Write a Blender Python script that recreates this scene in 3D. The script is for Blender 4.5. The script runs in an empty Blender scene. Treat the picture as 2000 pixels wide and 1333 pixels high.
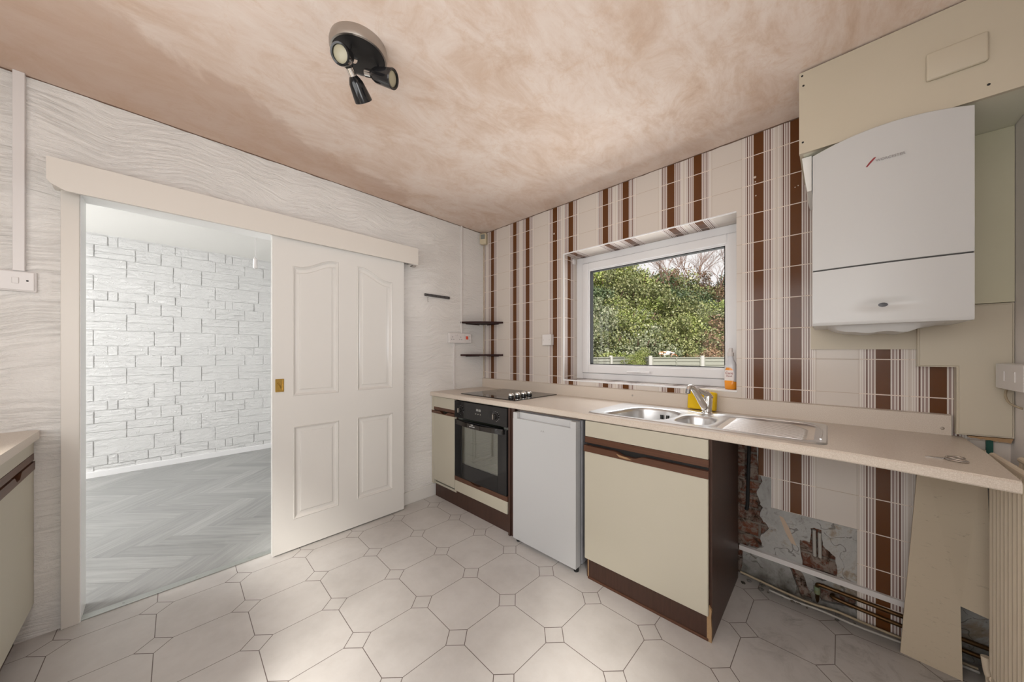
import bpy, bmesh, math, random
import numpy as np
from mathutils import Vector, Matrix, noise
random.seed(7); rng = np.random.default_rng(7)
S = bpy.context.scene
C = S.collection

# ------------------------------------------------------------------ camera
YAW = 0.8369
cam_d = bpy.data.cameras.new('camera'); cam = bpy.data.objects.new('camera', cam_d); C.objects.link(cam)
cam.location = (2.5241, -2.1263, 1.2179)
cam.rotation_euler = (math.pi / 2, 0, math.pi / 2 - YAW)      # looks along (-cos, sin)
cam_d.sensor_width = 36.0
cam_d.lens = 36.0 * 647.64 / 2000.0
cam_d.shift_x = -33.9 / 2000.0
cam_d.shift_y = 23.77 / 2000.0
cam_d.clip_start = 0.02
S.camera = cam

# ------------------------------------------------------------------ world, light, exposure
S.view_settings.view_transform = 'Standard'
S.view_settings.look = 'None'
S.view_settings.gamma = 1.0
S.view_settings.use_curve_mapping = False
S.view_settings.exposure = 0.0
W = bpy.data.worlds.new('overcast_sky'); S.world = W; W.use_nodes = True
bg = W.node_tree.nodes['Background']
bg.inputs['Color'].default_value = (1.0, 0.975, 0.965, 1)
bg.inputs['Strength'].default_value = .95

def area(name, loc, target, sx, sy, power, col=(1, 1, 1), spread=180):
    l = bpy.data.lights.new(name, 'AREA'); l.shape = 'RECTANGLE'; l.size = sx; l.size_y = sy
    l.energy = power; l.color = col; l.spread = math.radians(spread)
    o = bpy.data.objects.new(name, l); C.objects.link(o); o.location = loc
    o.rotation_euler = (Vector(target) - Vector(loc)).to_track_quat('-Z', 'Y').to_euler()
    return o
sun = bpy.data.lights.new('hazy_sun', 'SUN'); sun.energy = 4.6; sun.angle = math.radians(12); sun.color = (1, .96, .88)
so = bpy.data.objects.new('hazy_sun', sun); C.objects.link(so)
so.rotation_euler = Vector((-.55, .62, -.75)).to_track_quat('-Z', 'Y').to_euler()
# daylight of the bright sky above the garden, falling in over the sink
area('sky_over_garden', (1.1, 2.2, 3.9), (1.6, 0.0, 1.45), 3.2, 2.2, 125, (.97, .985, 1))
area('fill_beside_house', (4.3, 2.9, .9), (1.5, 0.1, 1.6), 2.6, 2.2, 105, (.95, .975, 1))  # added fill lamp beside the house, brightens the window reveals
# added fill lamp below the window, brightens the head of the opening
area('window_head_fill', (1.7, 1.9, -.36), (1.6, .6, 2.4), 3.0, 2.0, 165, (.98, .99, 1))
# daylight through the glazed side door, plus an added fill lamp at the rear
area('door_daylight', (3.22, -2.55, 1.3), (0.5, -1.9, 1.3), .75, 1.8, 24, (1, .995, .985))
area('rear_fill_light', (1.9, -3.2, 1.55), (1.6, -1.0, 1.5), 1.9, 1.05, 20, (1, .99, .975))
# daylight of the next room's own window
area('next_room_daylight', (-1.5, -4.80, 1.5), (-1.6, -1.0, 1.2), 2.2, 1.6, 118, (1, .995, .985))

# ------------------------------------------------------------------ helpers
def setp(o, label=None, cat=None, group=None, kind=None):
    if label: o['label'] = label
    if cat: o['category'] = cat
    if group: o['group'] = group
    if kind: o['kind'] = kind
    return o
def thing(name, label, cat, loc=(0, 0, 0), rz=0, group=None):
    o = bpy.data.objects.new(name, None); C.objects.link(o); o.location = loc; o.rotation_euler = (0, 0, rz)
    o.empty_display_size = .05
    return setp(o, label, cat, group)
def obj(name, bm, mats, parent=None, smooth=False, local=False):
    """link a bmesh as one object; geometry is given in world space unless local"""
    bmesh.ops.recalc_face_normals(bm, faces=bm.faces[:])
    me = bpy.data.meshes.new(name); bm.to_mesh(me); bm.free()
    for m in (mats if isinstance(mats, (list, tuple)) else [mats]): me.materials.append(m)
    if smooth:
        for p in me.polygons: p.use_smooth = True
        me.set_sharp_from_angle(angle=math.radians(38))
    o = bpy.data.objects.new(name, me); C.objects.link(o)
    if parent is not None:
        o.parent = parent
        if not local: o.matrix_parent_inverse = wmat(parent).inverted()
    return o
def wmat(o):
    m = Matrix.LocRotScale(o.location, o.rotation_euler, o.scale)
    if o.parent: m = wmat(o.parent) @ o.matrix_parent_inverse @ m
    return m
def struct(name, bm, m, parent=None, smooth=False):
    o = obj(name, bm, m, parent, smooth)
    if parent is None: o['kind'] = 'structure'
    return o
def NB(): return bmesh.new()
def box(bm, x0, x1, y0, y1, z0, z1, bev=0, seg=2, M=None, mi=0):
    t = bmesh.new(); bmesh.ops.create_cube(t, size=1)
    for v in t.verts:
        v.co = Vector(((x0 + x1) / 2 + v.co.x * (x1 - x0), (y0 + y1) / 2 + v.co.y * (y1 - y0), (z0 + z1) / 2 + v.co.z * (z1 - z0)))
    if bev > 0: bmesh.ops.bevel(t, geom=t.edges[:], offset=bev, segments=seg, affect='EDGES', profile=.5)
    return merge(bm, t, M, mi)
def merge(bm, t, M=None, mi=0):
    if M is not None: bmesh.ops.transform(t, matrix=M, verts=t.verts[:])
    vm = {}
    for v in t.verts: vm[v] = bm.verts.new(v.co)
    for f in t.faces:
        try:
            nf = bm.faces.new([vm[v] for v in f.verts]); nf.material_index = mi if mi else f.material_index
        except ValueError: pass
    t.free(); return bm
def bx(*a, **k): return box(NB(), *a, **k)
def frame_of(d):
    d = Vector(d).normalized()
    a = Vector((0, 0, 1)) if abs(d.z) < .9 else Vector((1, 0, 0))
    u = a.cross(d).normalized(); return u, d.cross(u), d
def rev(bm, p0, p1, prof, n=24, cap=True, mi=0):
    """surface of revolution about p0->p1; prof = [(t along in metres, radius)]"""
    u, w, d = frame_of(Vector(p1) - Vector(p0)); rings = []
    for t, r in prof:
        c = Vector(p0) + d * t
        rings.append([bm.verts.new(c + (u * math.cos(2 * math.pi * k / n) + w * math.sin(2 * math.pi * k / n)) * max(r, 1e-5)) for k in range(n)])
    for a, b in zip(rings, rings[1:]):
        for k in range(n):
            f = bm.faces.new([a[k], a[(k + 1) % n], b[(k + 1) % n], b[k]]); f.material_index = mi
    if cap:
        f = bm.faces.new(rings[0]); f.material_index = mi
        f = bm.faces.new(rings[-1][::-1]); f.material_index = mi
    return bm
def cyl(bm, p0, p1, r, n=20, mi=0):
    L = (Vector(p1) - Vector(p0)).length
    e = min(.12 * r, L * .2)
    return rev(bm, p0, p1, [(0, r - e), (e, r), (L - e, r), (L, r - e)], n, mi=mi)
def tube(bm, pts, r, n=10, mi=0, cap=True):
    pts = [Vector(p) for p in pts]; rings = []
    rs = r if isinstance(r, (list, tuple)) else [r] * len(pts)
    u = None
    for i, p in enumerate(pts):
        d = (pts[min(i + 1, len(pts) - 1)] - pts[max(i - 1, 0)]).normalized()
        if u is None: u = frame_of(d)[0]
        u = (u - d * u.dot(d)).normalized(); w = d.cross(u)
        rings.append([bm.verts.new(p + (u * math.cos(2 * math.pi * k / n) + w * math.sin(2 * math.pi * k / n)) * rs[i]) for k in range(n)])
    for a, b in zip(rings, rings[1:]):
        for k in range(n):
            f = bm.faces.new([a[k], a[(k + 1) % n], b[(k + 1) % n], b[k]]); f.material_index = mi
    if cap: bm.faces.new(rings[0]).material_index = mi; bm.faces.new(rings[-1][::-1]).material_index = mi
    return bm
def smoothpts(pts, k=6):
    P = [Vector(p) for p in pts]; out = []
    for i in range(len(P) - 1):
        a, b, c, d = P[max(i - 1, 0)], P[i], P[i + 1], P[min(i + 2, len(P) - 1)]
        for j in range(k):
            t = j / k
            out.append(.5 * ((2 * b) + (c - a) * t + (2 * a - 5 * b + 4 * c - d) * t * t + (3 * b - a - 3 * c + d) * t ** 3))
    out.append(P[-1]); return out
def rrect(x0, x1, y0, y1, r, n=6):
    r = min(r, (x1 - x0) / 2 - 1e-4, (y1 - y0) / 2 - 1e-4); out = []
    for cx, cy, a0 in ((x1 - r, y1 - r, 0), (x0 + r, y1 - r, 90), (x0 + r, y0 + r, 180), (x1 - r, y0 + r, 270)):
        for k in range(n + 1):
            a = math.radians(a0 + 90 * k / n); out.append((cx + r * math.cos(a), cy + r * math.sin(a)))
    return out
def inset(poly, d):
    n = len(poly); out = []
    for i in range(n):
        p = Vector(poly[i]); a = (p - Vector(poly[i - 1])); b = (Vector(poly[(i + 1) % n]) - p)
        a = a.normalized() if a.length > 1e-9 else b.normalized(); b = b.normalized() if b.length > 1e-9 else a
        na = Vector((-a.y, a.x)); nb = Vector((-b.y, b.x)); m = na + nb
        m = m / max(m.length_squared, .6) * 2 if m.length > 1e-6 else na
        out.append(tuple(p + m * d))
    return out
def plate(bm, outer, holes, to3, mi=0):
    """flat face with holes; to3 maps (a,b) to a 3D point. returns loops of verts"""
    loops = []; edges = []
    for lp in [outer] + list(holes):
        vs = [bm.verts.new(to3(*p)) for p in lp]; loops.append(vs)
        for i in range(len(vs)): edges.append(bm.edges.new((vs[i], vs[(i + 1) % len(vs)])))
    r = bmesh.ops.triangle_fill(bm, use_beauty=True, use_dissolve=False, edges=edges)
    for g in r['geom']:
        if isinstance(g, bmesh.types.BMFace): g.material_index = mi
    return loops
def bridge(bm, A, B, mi=0):
    n = len(A)
    for k in range(n):
        f = bm.faces.new([A[k], A[(k + 1) % n], B[(k + 1) % n], B[k]]); f.material_index = mi
def prism(bm, poly, to0, to1, mi=0):
    a = [bm.verts.new(to0(*p)) for p in poly]; b = [bm.verts.new(to1(*p)) for p in poly]
    ea = [bm.edges.new((a[i], a[(i + 1) % len(a)])) for i in range(len(a))]
    eb = [bm.edges.new((b[i], b[(i + 1) % len(b)])) for i in range(len(b))]
    bmesh.ops.triangle_fill(bm, use_beauty=True, edges=ea); bmesh.ops.triangle_fill(bm, use_beauty=True, edges=eb)
    bridge(bm, a, b)
    if mi:
        for f in bm.faces: f.material_index = mi
    return bm
def txt(name, s, size, loc, rot, m, parent, ext=.0004, align='CENTER', sx=1):
    cu = bpy.data.curves.new(name, 'FONT'); cu.body = s; cu.size = size; cu.extrude = ext
    cu.align_x = align; cu.align_y = 'CENTER'
    t = bpy.data.objects.new(name, cu); C.objects.link(t); t.scale = (sx, 1, 1)
    bpy.context.view_layer.update()
    me = bpy.data.meshes.new_from_object(t.evaluated_get(bpy.context.evaluated_depsgraph_get()))
    bpy.data.objects.remove(t)
    me.materials.clear(); me.materials.append(m)
    me.transform(Matrix.LocRotScale(Vector(loc), rot, Vector((sx, 1, 1))))
    o = bpy.data.objects.new(name, me); C.objects.link(o); o.parent = parent
    o.matrix_parent_inverse = wmat(parent).inverted(); return o
from mathutils import Euler
FY = Euler((math.pi / 2, 0, 0))            # text on a surface facing -y

# ------------------------------------------------------------------ materials
class NT:
    def __init__(s, name):
        s.m = bpy.data.materials.new(name); s.m.use_nodes = True; s.t = s.m.node_tree
        s.p = s.t.nodes['Principled BSDF']; s.out = s.t.nodes['Material Output']
    def n(s, typ, **k):
        x = s.t.nodes.new(typ)
        for a, b in k.items():
            if a.startswith('i_'): x.inputs[a[2:].replace('_', ' ')].default_value = b
            else: setattr(x, a, b)
        return x
    def l(s, a, b): s.t.links.new(a, b)
    def pos(s):
        if not hasattr(s, '_p'): s._p = s.n('ShaderNodeNewGeometry').outputs['Position']
        return s._p
    def xyz(s):
        if not hasattr(s, '_x'):
            q = s.n('ShaderNodeSeparateXYZ'); s.l(s.pos(), q.inputs[0]); s._x = q
        return s._x.outputs
    def math(s, op, a, b=None, c=None, clamp=False):
        x = s.n('ShaderNodeMath', operation=op); x.use_clamp = clamp
        for i, v in enumerate((a, b, c)):
            if v is None: continue
            if isinstance(v, (int, float)): x.inputs[i].default_value = v
            else: s.l(v, x.inputs[i])
        return x.outputs[0]
    def noise(s, scale, detail=4, rough=.5, vec=None, stretch=None, dist=0, obj=False):
        x = s.n('ShaderNodeTexNoise'); x.inputs['Scale'].default_value = scale; x.inputs['Detail'].default_value = detail
        x.inputs['Roughness'].default_value = rough; x.inputs['Distortion'].default_value = dist
        v = vec or (s.n('ShaderNodeTexCoord').outputs['Object'] if obj else s.pos())
        if stretch:
            mp = s.n('ShaderNodeMapping'); mp.inputs['Scale'].default_value = stretch; s.l(v, mp.inputs[0]); v = mp.outputs[0]
        s.l(v, x.inputs['Vector']); return x.outputs['Fac']
    def ramp(s, f, stops, interp='LINEAR'):
        r = s.n('ShaderNodeValToRGB'); r.color_ramp.interpolation = interp
        e = r.color_ramp.elements
        while len(e) < len(stops): e.new(.5)
        for i, (p, c) in enumerate(stops):
            e[i].position = p; e[i].color = (*c, 1) if len(c) == 3 else c
        s.l(f, r.inputs[0]); return r.outputs[0]
    def mix(s, f, a, b):
        x = s.n('ShaderNodeMix', data_type='RGBA')
        for i, v in ((0, f), (6, a), (7, b)):
            if isinstance(v, (int, float)): x.inputs[i].default_value = v
            elif isinstance(v, tuple): x.inputs[i].default_value = (*v, 1)
            else: s.l(v, x.inputs[i])
        return x.outputs[2]
    def bump(s, h, strength, dist=.01, prev=None):
        b = s.n('ShaderNodeBump'); b.inputs['Strength'].default_value = strength; b.inputs['Distance'].default_value = dist
        s.l(h, b.inputs['Height'])
        if prev: s.l(prev, b.inputs['Normal'])
        s.l(b.outputs[0], s.p.inputs['Normal']); return b.outputs[0]
    def set(s, color=None, rough=None, metal=None, coat=None, spec=None, emis=None):
        P = s.p.inputs
        if color is not None:
            if isinstance(color, tuple): P['Base Color'].default_value = (*color, 1)
            else: s.l(color, P['Base Color'])
        if rough is not None:
            if isinstance(rough, (int, float)): P['Roughness'].default_value = rough
            else: s.l(rough, P['Roughness'])
        if metal is not None: P['Metallic'].default_value = metal
        if coat is not None: P['Coat Weight'].default_value = coat
        if spec is not None: P['Specular IOR Level'].default_value = spec
        return s
def sr(r, g, b):
    f = lambda c: ((c / 255 + .055) / 1.055) ** 2.4 if c > 10 else c / 3294
    return (f(r), f(g), f(b))
def mat(name, col, rough=.5, metal=0, var=None, vs=8, bump=None, bs=200, bd=.001, stretch=None, spec=None):
    k = NT(name)
    if var is not None: k.set(color=k.mix(k.noise(vs, 5, .6, stretch=stretch), col, var))
    else: k.set(color=col)
    k.set(rough=rough, metal=metal, spec=spec)
    if bump: k.bump(k.noise(bs, 3, stretch=stretch), bump, bd)
    return k.m

# tiles of the striped wall: brown bars flanked by fine lines, plain cream tiles between
def tile_mat(name, ax='x', off=.43, zax='z', zoff=1.19, plain=False):
    k = NT(name); X = k.xyz()[{'x': 0, 'y': 1, 'z': 2}[ax]]; Z = k.xyz()[{'x': 0, 'y': 1, 'z': 2}[zax]]
    PER = .4545
    u = k.math('MULTIPLY', k.math('FRACT', k.math('DIVIDE', k.math('SUBTRACT', X, off - 10 * PER), PER)), PER)
    d = k.math('MINIMUM', k.math('ABSOLUTE', k.math('SUBTRACT', u, .155)), k.math('MINIMUM', u, k.math('SUBTRACT', PER, u)))
    CR = (.66, .60, .545); WH = (.74, .69, .645); MV = (.335, .245, .225); DM = (.17, .09, .072); BR = (.120, .043, .013)
    st = [(0, BR), (.0225, WH), (.0268, MV), (.0335, WH), (.0375, MV), (.0425, WH), (.047, DM), (.0525, WH), (.0575, MV), (.0600, WH),
          (.0655, (.52, .43, .38)), (.0670, WH), (.0720, (.58, .49, .43)), (.0735, CR)]
    col = k.ramp(k.math('MULTIPLY', d, 10), [(p * 10, c) for p, c in st], 'CONSTANT')
    v = k.math("FRACT", k.math('DIVIDE', k.math('SUBTRACT', Z, zoff - 20 * .1555), .1555))
    v = k.math('MULTIPLY', k.math('MINIMUM', v, k.math('SUBTRACT', 1, v)), .1555)
    def vj(c):
        return k.math('ABSOLUTE', k.math('SUBTRACT', u, c))
    h = k.math('MINIMUM', k.math('MINIMUM', vj(.0775), vj(.2325)), vj(.377))
    g1 = k.math('LESS_THAN', v, .0021); g2 = k.math('LESS_THAN', h, .0009)
    g1b = k.math('LESS_THAN', v, .0007)
    stripe = k.math('LESS_THAN', d, .0745)
    gcol = k.mix(stripe, (.50, .40, .32), (.74, .64, .56))
    g1 = k.math('MULTIPLY', g1, k.math('MAXIMUM', stripe, k.math('LESS_THAN', v, .0012)))
    col = k.mix(g1, col, gcol)
    col = k.mix(k.math('MULTIPLY', g2, .45), col, (.45, .36, .3))
    k.set(color=col, rough=k.math('ADD', .16, k.math('MULTIPLY', k.math('MAXIMUM', g1, g2), .5)), spec=.28)
    gm = k.math('MAXIMUM', g1, g2)
    k.bump(k.math('SUBTRACT', k.math('MULTIPLY', k.noise(9, 2), .15), gm), .35, .0015)
    return k.m
M = {}
M['tile'] = tile_mat('striped_tiles')
M['tile_sill'] = tile_mat('striped_sill_tiles', zax='y', zoff=-.01)
M['tile_reveal'] = tile_mat('striped_reveal_tiles', ax='y', off=.080 - .155)

def m_ceiling():
    k = NT('bare_pink_plaster'); x, y, z = k.xyz()
    big = k.noise(1.1, 5, .6, dist=.6); st = k.noise(3.4, 10, .74, stretch=(1.5, .8, 1), dist=.55); fine = k.noise(11, 9, .8, dist=.8)
    c = k.ramp(st, [(.28, (.58, .41, .30)), (.42, (.70, .55, .45)), (.53, (.78, .655, .575)), (.68, (.85, .755, .685))])
    c = k.mix(k.math('MULTIPLY', k.ramp(fine, [(.52, (0, 0, 0)), (.66, (1, 1, 1))]), .55), c, (.66, .47, .34))
    c = k.mix(k.math('MULTIPLY', k.ramp(big, [(.42, (0, 0, 0)), (.60, (1, 1, 1))]), .30), c, (.83, .70, .62))
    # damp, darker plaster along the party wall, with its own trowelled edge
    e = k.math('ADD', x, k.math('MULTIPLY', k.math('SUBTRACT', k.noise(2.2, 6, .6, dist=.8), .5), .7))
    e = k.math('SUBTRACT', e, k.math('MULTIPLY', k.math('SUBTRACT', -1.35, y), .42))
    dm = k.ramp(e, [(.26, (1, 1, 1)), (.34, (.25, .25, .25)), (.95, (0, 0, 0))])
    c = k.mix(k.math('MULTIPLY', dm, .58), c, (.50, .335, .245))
    k.set(color=c, rough=.85, spec=.2)
    k.bump(k.math('ADD', st, k.math('MULTIPLY', fine, .3)), .25, .004); return k.m
M['ceil'] = m_ceiling()
def m_artex(name, col, s1=.9, strength=.55):
    k = NT(name)
    d = k.n('ShaderNodeTexNoise'); d.inputs['Scale'].default_value = 1.7; d.inputs['Detail'].default_value = 2; k.l(k.pos(), d.inputs['Vector'])
    sc = k.n('ShaderNodeVectorMath', operation='SCALE'); sc.inputs['Scale'].default_value = .38; k.l(d.outputs['Color'], sc.inputs[0])
    ad = k.n('ShaderNodeVectorMath', operation='ADD'); k.l(k.pos(), ad.inputs[0]); k.l(sc.outputs[0], ad.inputs[1])
    st = k.noise(17, 5, .62, vec=ad.outputs[0], stretch=(1, .42, 3.2), dist=.7)
    k.set(color=k.mix(k.noise(1.5, 3), col, tuple(c * .95 for c in col)), rough=.75, spec=.25)
    k.bump(k.math('ADD', k.math('MULTIPLY', k.math('ABSOLUTE', k.math('SUBTRACT', st, .5)), -2.2), k.math('MULTIPLY', k.noise(70, 3), .25)), strength, .0085)
    return k.m
M['artex'] = m_artex('swirl_textured_white_paint', (.82, .80, .775), strength=.8)
M['white_wall'] = mat('smooth_white_paint', (.82, .81, .78), .6, bump=.1, bs=60)
M['brick_white'] = None
def m_embossed():
    k = NT('white_painted_embossed_brick'); k.set(color=(.85, .85, .845), rough=.5)
    a = k.noise(26, 6, .7, stretch=(1, .6, 1.5), dist=1.2)
    k.bump(k.math('ABSOLUTE', k.math('SUBTRACT', a, .5)), 1.0, .024); return k.m
M['brick_white'] = m_embossed()
def m_floor():
    k = NT('octagon_and_dot_vinyl'); x, y, z = k.xyz()
    P = .2954; c, s = math.cos(-.0205), math.sin(-.0205)
    dx = k.math('SUBTRACT', x, .1668); dy = k.math('SUBTRACT', y, -.9604)
    u = k.math('ADD', k.math('MULTIPLY', dx, c / P), k.math('MULTIPLY', dy, s / P))
    v = k.math('ADD', k.math('MULTIPLY', dx, -s / P), k.math('MULTIPLY', dy, c / P))
    u = k.math('ABSOLUTE', k.math('SUBTRACT', k.math('FRACT', k.math('ADD', u, 20.5)), .5))
    v = k.math('ABSOLUTE', k.math('SUBTRACT', k.math('FRACT', k.math('ADD', v, 20.5)), .5))
    r = .0545 / P; w = .0022 / P
    sm = k.math('ADD', u, v)
    inside = k.math('LESS_THAN', sm, r)
    dia = k.math('LESS_THAN', k.math('ABSOLUTE', k.math('SUBTRACT', sm, r)), w)
    ax = k.math('MULTIPLY', k.math('LESS_THAN', k.math('MINIMUM', u, v), w * .62), k.math('SUBTRACT', 1, inside))
    g = k.math('MAXIMUM', dia, ax)
    base = k.ramp(k.noise(3.2, 6, .65), [(.3, (.49, .465, .445)), (.5, (.56, .535, .515)), (.7, (.61, .585, .565))])
    base = k.mix(k.math('MULTIPLY', k.ramp(k.noise(22, 5, .7), [(.5, (0, 0, 0)), (.75, (1, 1, 1))]), .25), base, (.50, .45, .42))
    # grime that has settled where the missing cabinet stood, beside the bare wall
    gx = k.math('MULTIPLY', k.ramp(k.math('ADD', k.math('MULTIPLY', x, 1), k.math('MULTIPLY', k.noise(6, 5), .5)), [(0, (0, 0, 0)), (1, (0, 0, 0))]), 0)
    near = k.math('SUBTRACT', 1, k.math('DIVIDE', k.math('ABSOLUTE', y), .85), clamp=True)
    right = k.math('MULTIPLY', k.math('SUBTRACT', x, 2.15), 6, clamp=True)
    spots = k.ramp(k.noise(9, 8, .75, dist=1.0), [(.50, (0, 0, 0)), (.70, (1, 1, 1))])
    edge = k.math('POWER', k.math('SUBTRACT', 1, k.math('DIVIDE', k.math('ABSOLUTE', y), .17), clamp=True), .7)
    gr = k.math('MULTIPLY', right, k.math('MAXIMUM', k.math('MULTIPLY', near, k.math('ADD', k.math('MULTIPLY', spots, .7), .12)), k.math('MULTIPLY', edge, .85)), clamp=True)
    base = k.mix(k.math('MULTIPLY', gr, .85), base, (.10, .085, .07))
    k.set(color=k.mix(g, base, (.13, .10, .09)), rough=k.math('ADD', .34, k.math('MULTIPLY', k.noise(5, 3), .12)), spec=.4)
    k.bump(k.math('SUBTRACT', k.math('MULTIPLY', k.noise(60, 3), .1), g), .3, .001); return k.m
M['floor'] = m_floor()
def m_uvwood(name, a, b, rough):
    k = NT(name); uv = k.n('ShaderNodeUVMap').outputs[0]
    n1 = k.noise(1, 6, .65, vec=uv, stretch=(3, 45, 1), dist=.4); n2 = k.noise(1, 2, .5, vec=uv, stretch=(.15, .15, 1))
    c = k.mix(n1, a, b); c = k.mix(k.ramp(n2, [(.35, (0, 0, 0)), (.65, (.32, .32, .32))]), c, tuple(t * .62 for t in a))
    k.set(color=c, rough=rough, spec=.35); return k.m
M['laminate'] = m_uvwood('grey_herringbone_laminate', (.215, .22, .215), (.52, .52, .51), .5)
M['cream_lam'] = mat('cream_laminate', (.525, .490, .40), .42, var=(.49, .455, .365), vs=3)
M['cream_paint'] = mat('cream_gloss_paint', (.60, .54, .43), .42, var=(.55, .49, .38), vs=2.2, bump=.12, bs=40, bd=.002)
M['worktop'] = None
def m_worktop():
    k = NT('beige_speckled_laminate')
    c = k.mix(k.ramp(k.noise(420, 3, .7), [(.42, (0, 0, 0)), (.62, (1, 1, 1))]), (.56, .48, .40), (.72, .65, .575))
    k.set(color=k.mix(k.math('MULTIPLY', k.noise(2, 3), .5), c, (.64, .56, .48)), rough=.33, spec=.5); return k.m
M['worktop'] = m_worktop()
def m_wood(name, a, b, stretch=(4, 4, 40), rough=.4):
    k = NT(name); n1 = k.noise(3, 7, .65, stretch=stretch, dist=.5)
    k.set(color=k.mix(n1, a, b), rough=rough, spec=.4); return k.m
M['dark_wood'] = m_wood('dark_brown_veneer', (.028, .013, .009), (.085, .040, .027), (30, 30, 2.2))
M['rail_wood'] = m_wood('reddish_brown_wood', (.050, .020, .012), (.145, .062, .032), (2.5, 40, 60))
M['chip'] = mat('bare_chipboard_edge', (.42, .27, .14), .8, var=(.3, .18, .09), vs=120)
M['shelf_wood'] = mat('dark_mahogany', (.030, .011, .010), .55, spec=.15)
M['gloss_white'] = None
def m_gloss():
    k = NT('off_white_gloss_paint'); k.set(color=(.70, .68, .65), rough=.20, spec=.5)
    k.bump(k.noise(38, 4, .6, stretch=(1, 1, .45)), .10, .004); return k.m
M['gloss_white'] = m_gloss()
M['trim'] = mat('cream_white_gloss_trim', (.68, .64, .59), .35, bump=.06, bs=30)
M['upvc'] = mat('white_upvc', (.80, .80, .81), .28)
M['plastic'] = mat('white_plastic', (.72, .69, .68), .3)
M['plastic_cream'] = mat('yellowed_plastic', (.58, .50, .35), .4)
M['black'] = mat('black_gloss_enamel', (.012, .012, .013), .12)
M['blackm'] = mat('matt_black', (.010, .009, .009), .5)
M['rubber'] = mat('black_rubber', (.012, .012, .012), .7)
M['chrome'] = mat('chrome', (.80, .79, .77), .12, 1)
M['satin'] = mat('satin_nickel', (.46, .43, .40), .3, 1)
M['brass'] = mat('brass', (.62, .42, .12), .25, 1)
M['steel'] = None
def m_steel():
    k = NT('brushed_stainless_steel'); n = k.noise(60, 3, .5, stretch=(.3, 3, 3))
    k.set(color=(.66, .66, .66), rough=k.math('ADD', .26, k.math('MULTIPLY', n, .12)), metal=1); return k.m
M['steel'] = m_steel()
M['fridge'] = mat('white_enamel', (.52, .525, .53), .28)
M['fridge_side'] = mat('grey_enamel', (.30, .30, .32), .35)
M['boiler'] = mat('white_boiler_enamel', (.575, .575, .57), .3)
M['boiler_gap'] = mat('dark_gap', (.05, .05, .05), .7)
M['logo_grey'] = mat('grey_print', (.33, .31, .31), .5)
M['logo_red'] = mat('dark_red_print', (.28, .03, .035), .4)
M['print_white'] = mat('white_print', (.75, .75, .75), .5)
M['sponge'] = mat('yellow_sponge', (.86, .58, .015), .95, var=(.78, .48, .01), vs=60, bump=.6, bs=260, bd=.003)
M['orange'] = mat('orange_washing_up_liquid', (.90, .34, .03), .15)
M['clearp'] = mat('pale_translucent_plastic', (.66, .68, .72), .2)
M['labelw'] = mat('white_label', (.85, .8, .78), .4)
M['red'] = mat('red_rocker', (.70, .07, .03), .35)
M['green'] = mat('dark_green_tape', (.01, .09, .07), .5)
M['copper'] = mat('tarnished_copper', (.16, .085, .03), .42, .8, var=(.07, .04, .02), vs=30)
M['verdi'] = mat('verdigris', (.13, .26, .18), .8, var=(.2, .14, .05), vs=60)
M['cable'] = mat('cream_cable_sheath', (.50, .41, .28), .5, var=(.25, .19, .12), vs=20)
M['lead'] = mat('grey_pipe', (.40, .38, .35), .5)
M['radiator'] = mat('cream_radiator_enamel', (.68, .58, .45), .38)
M['scissor'] = mat('bright_steel', (.5, .47, .44), .22, 1)
M['hob'] = mat('black_ceramic_glass', (.018, .014, .012), .06)
M['zone'] = mat('hob_zone_print', (.06, .055, .05), .3)
def m_glass(name, tint=(1, 1, 1), refl=.07, rough=.0):
    k = NT(name); k.t.nodes.remove(k.p)
    tr = k.n('ShaderNodeBsdfTransparent'); tr.inputs[0].default_value = (*tint, 1)
    gl = k.n('ShaderNodeBsdfGlossy'); gl.inputs['Roughness'].default_value = rough
    mx = k.n('ShaderNodeMixShader'); mx.inputs[0].default_value = refl
    k.l(tr.outputs[0], mx.inputs[1]); k.l(gl.outputs[0], mx.inputs[2]); k.l(mx.outputs[0], k.out.inputs[0]); return k.m
M['glass'] = m_glass('window_glass', (1, 1, 1), .004)
M['oven_glass'] = m_glass('grey_green_oven_glass', (.75, .80, .70), .30, .03)
M['lens'] = mat('frosted_lamp_glass', (.36, .33, .23), .25)
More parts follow.
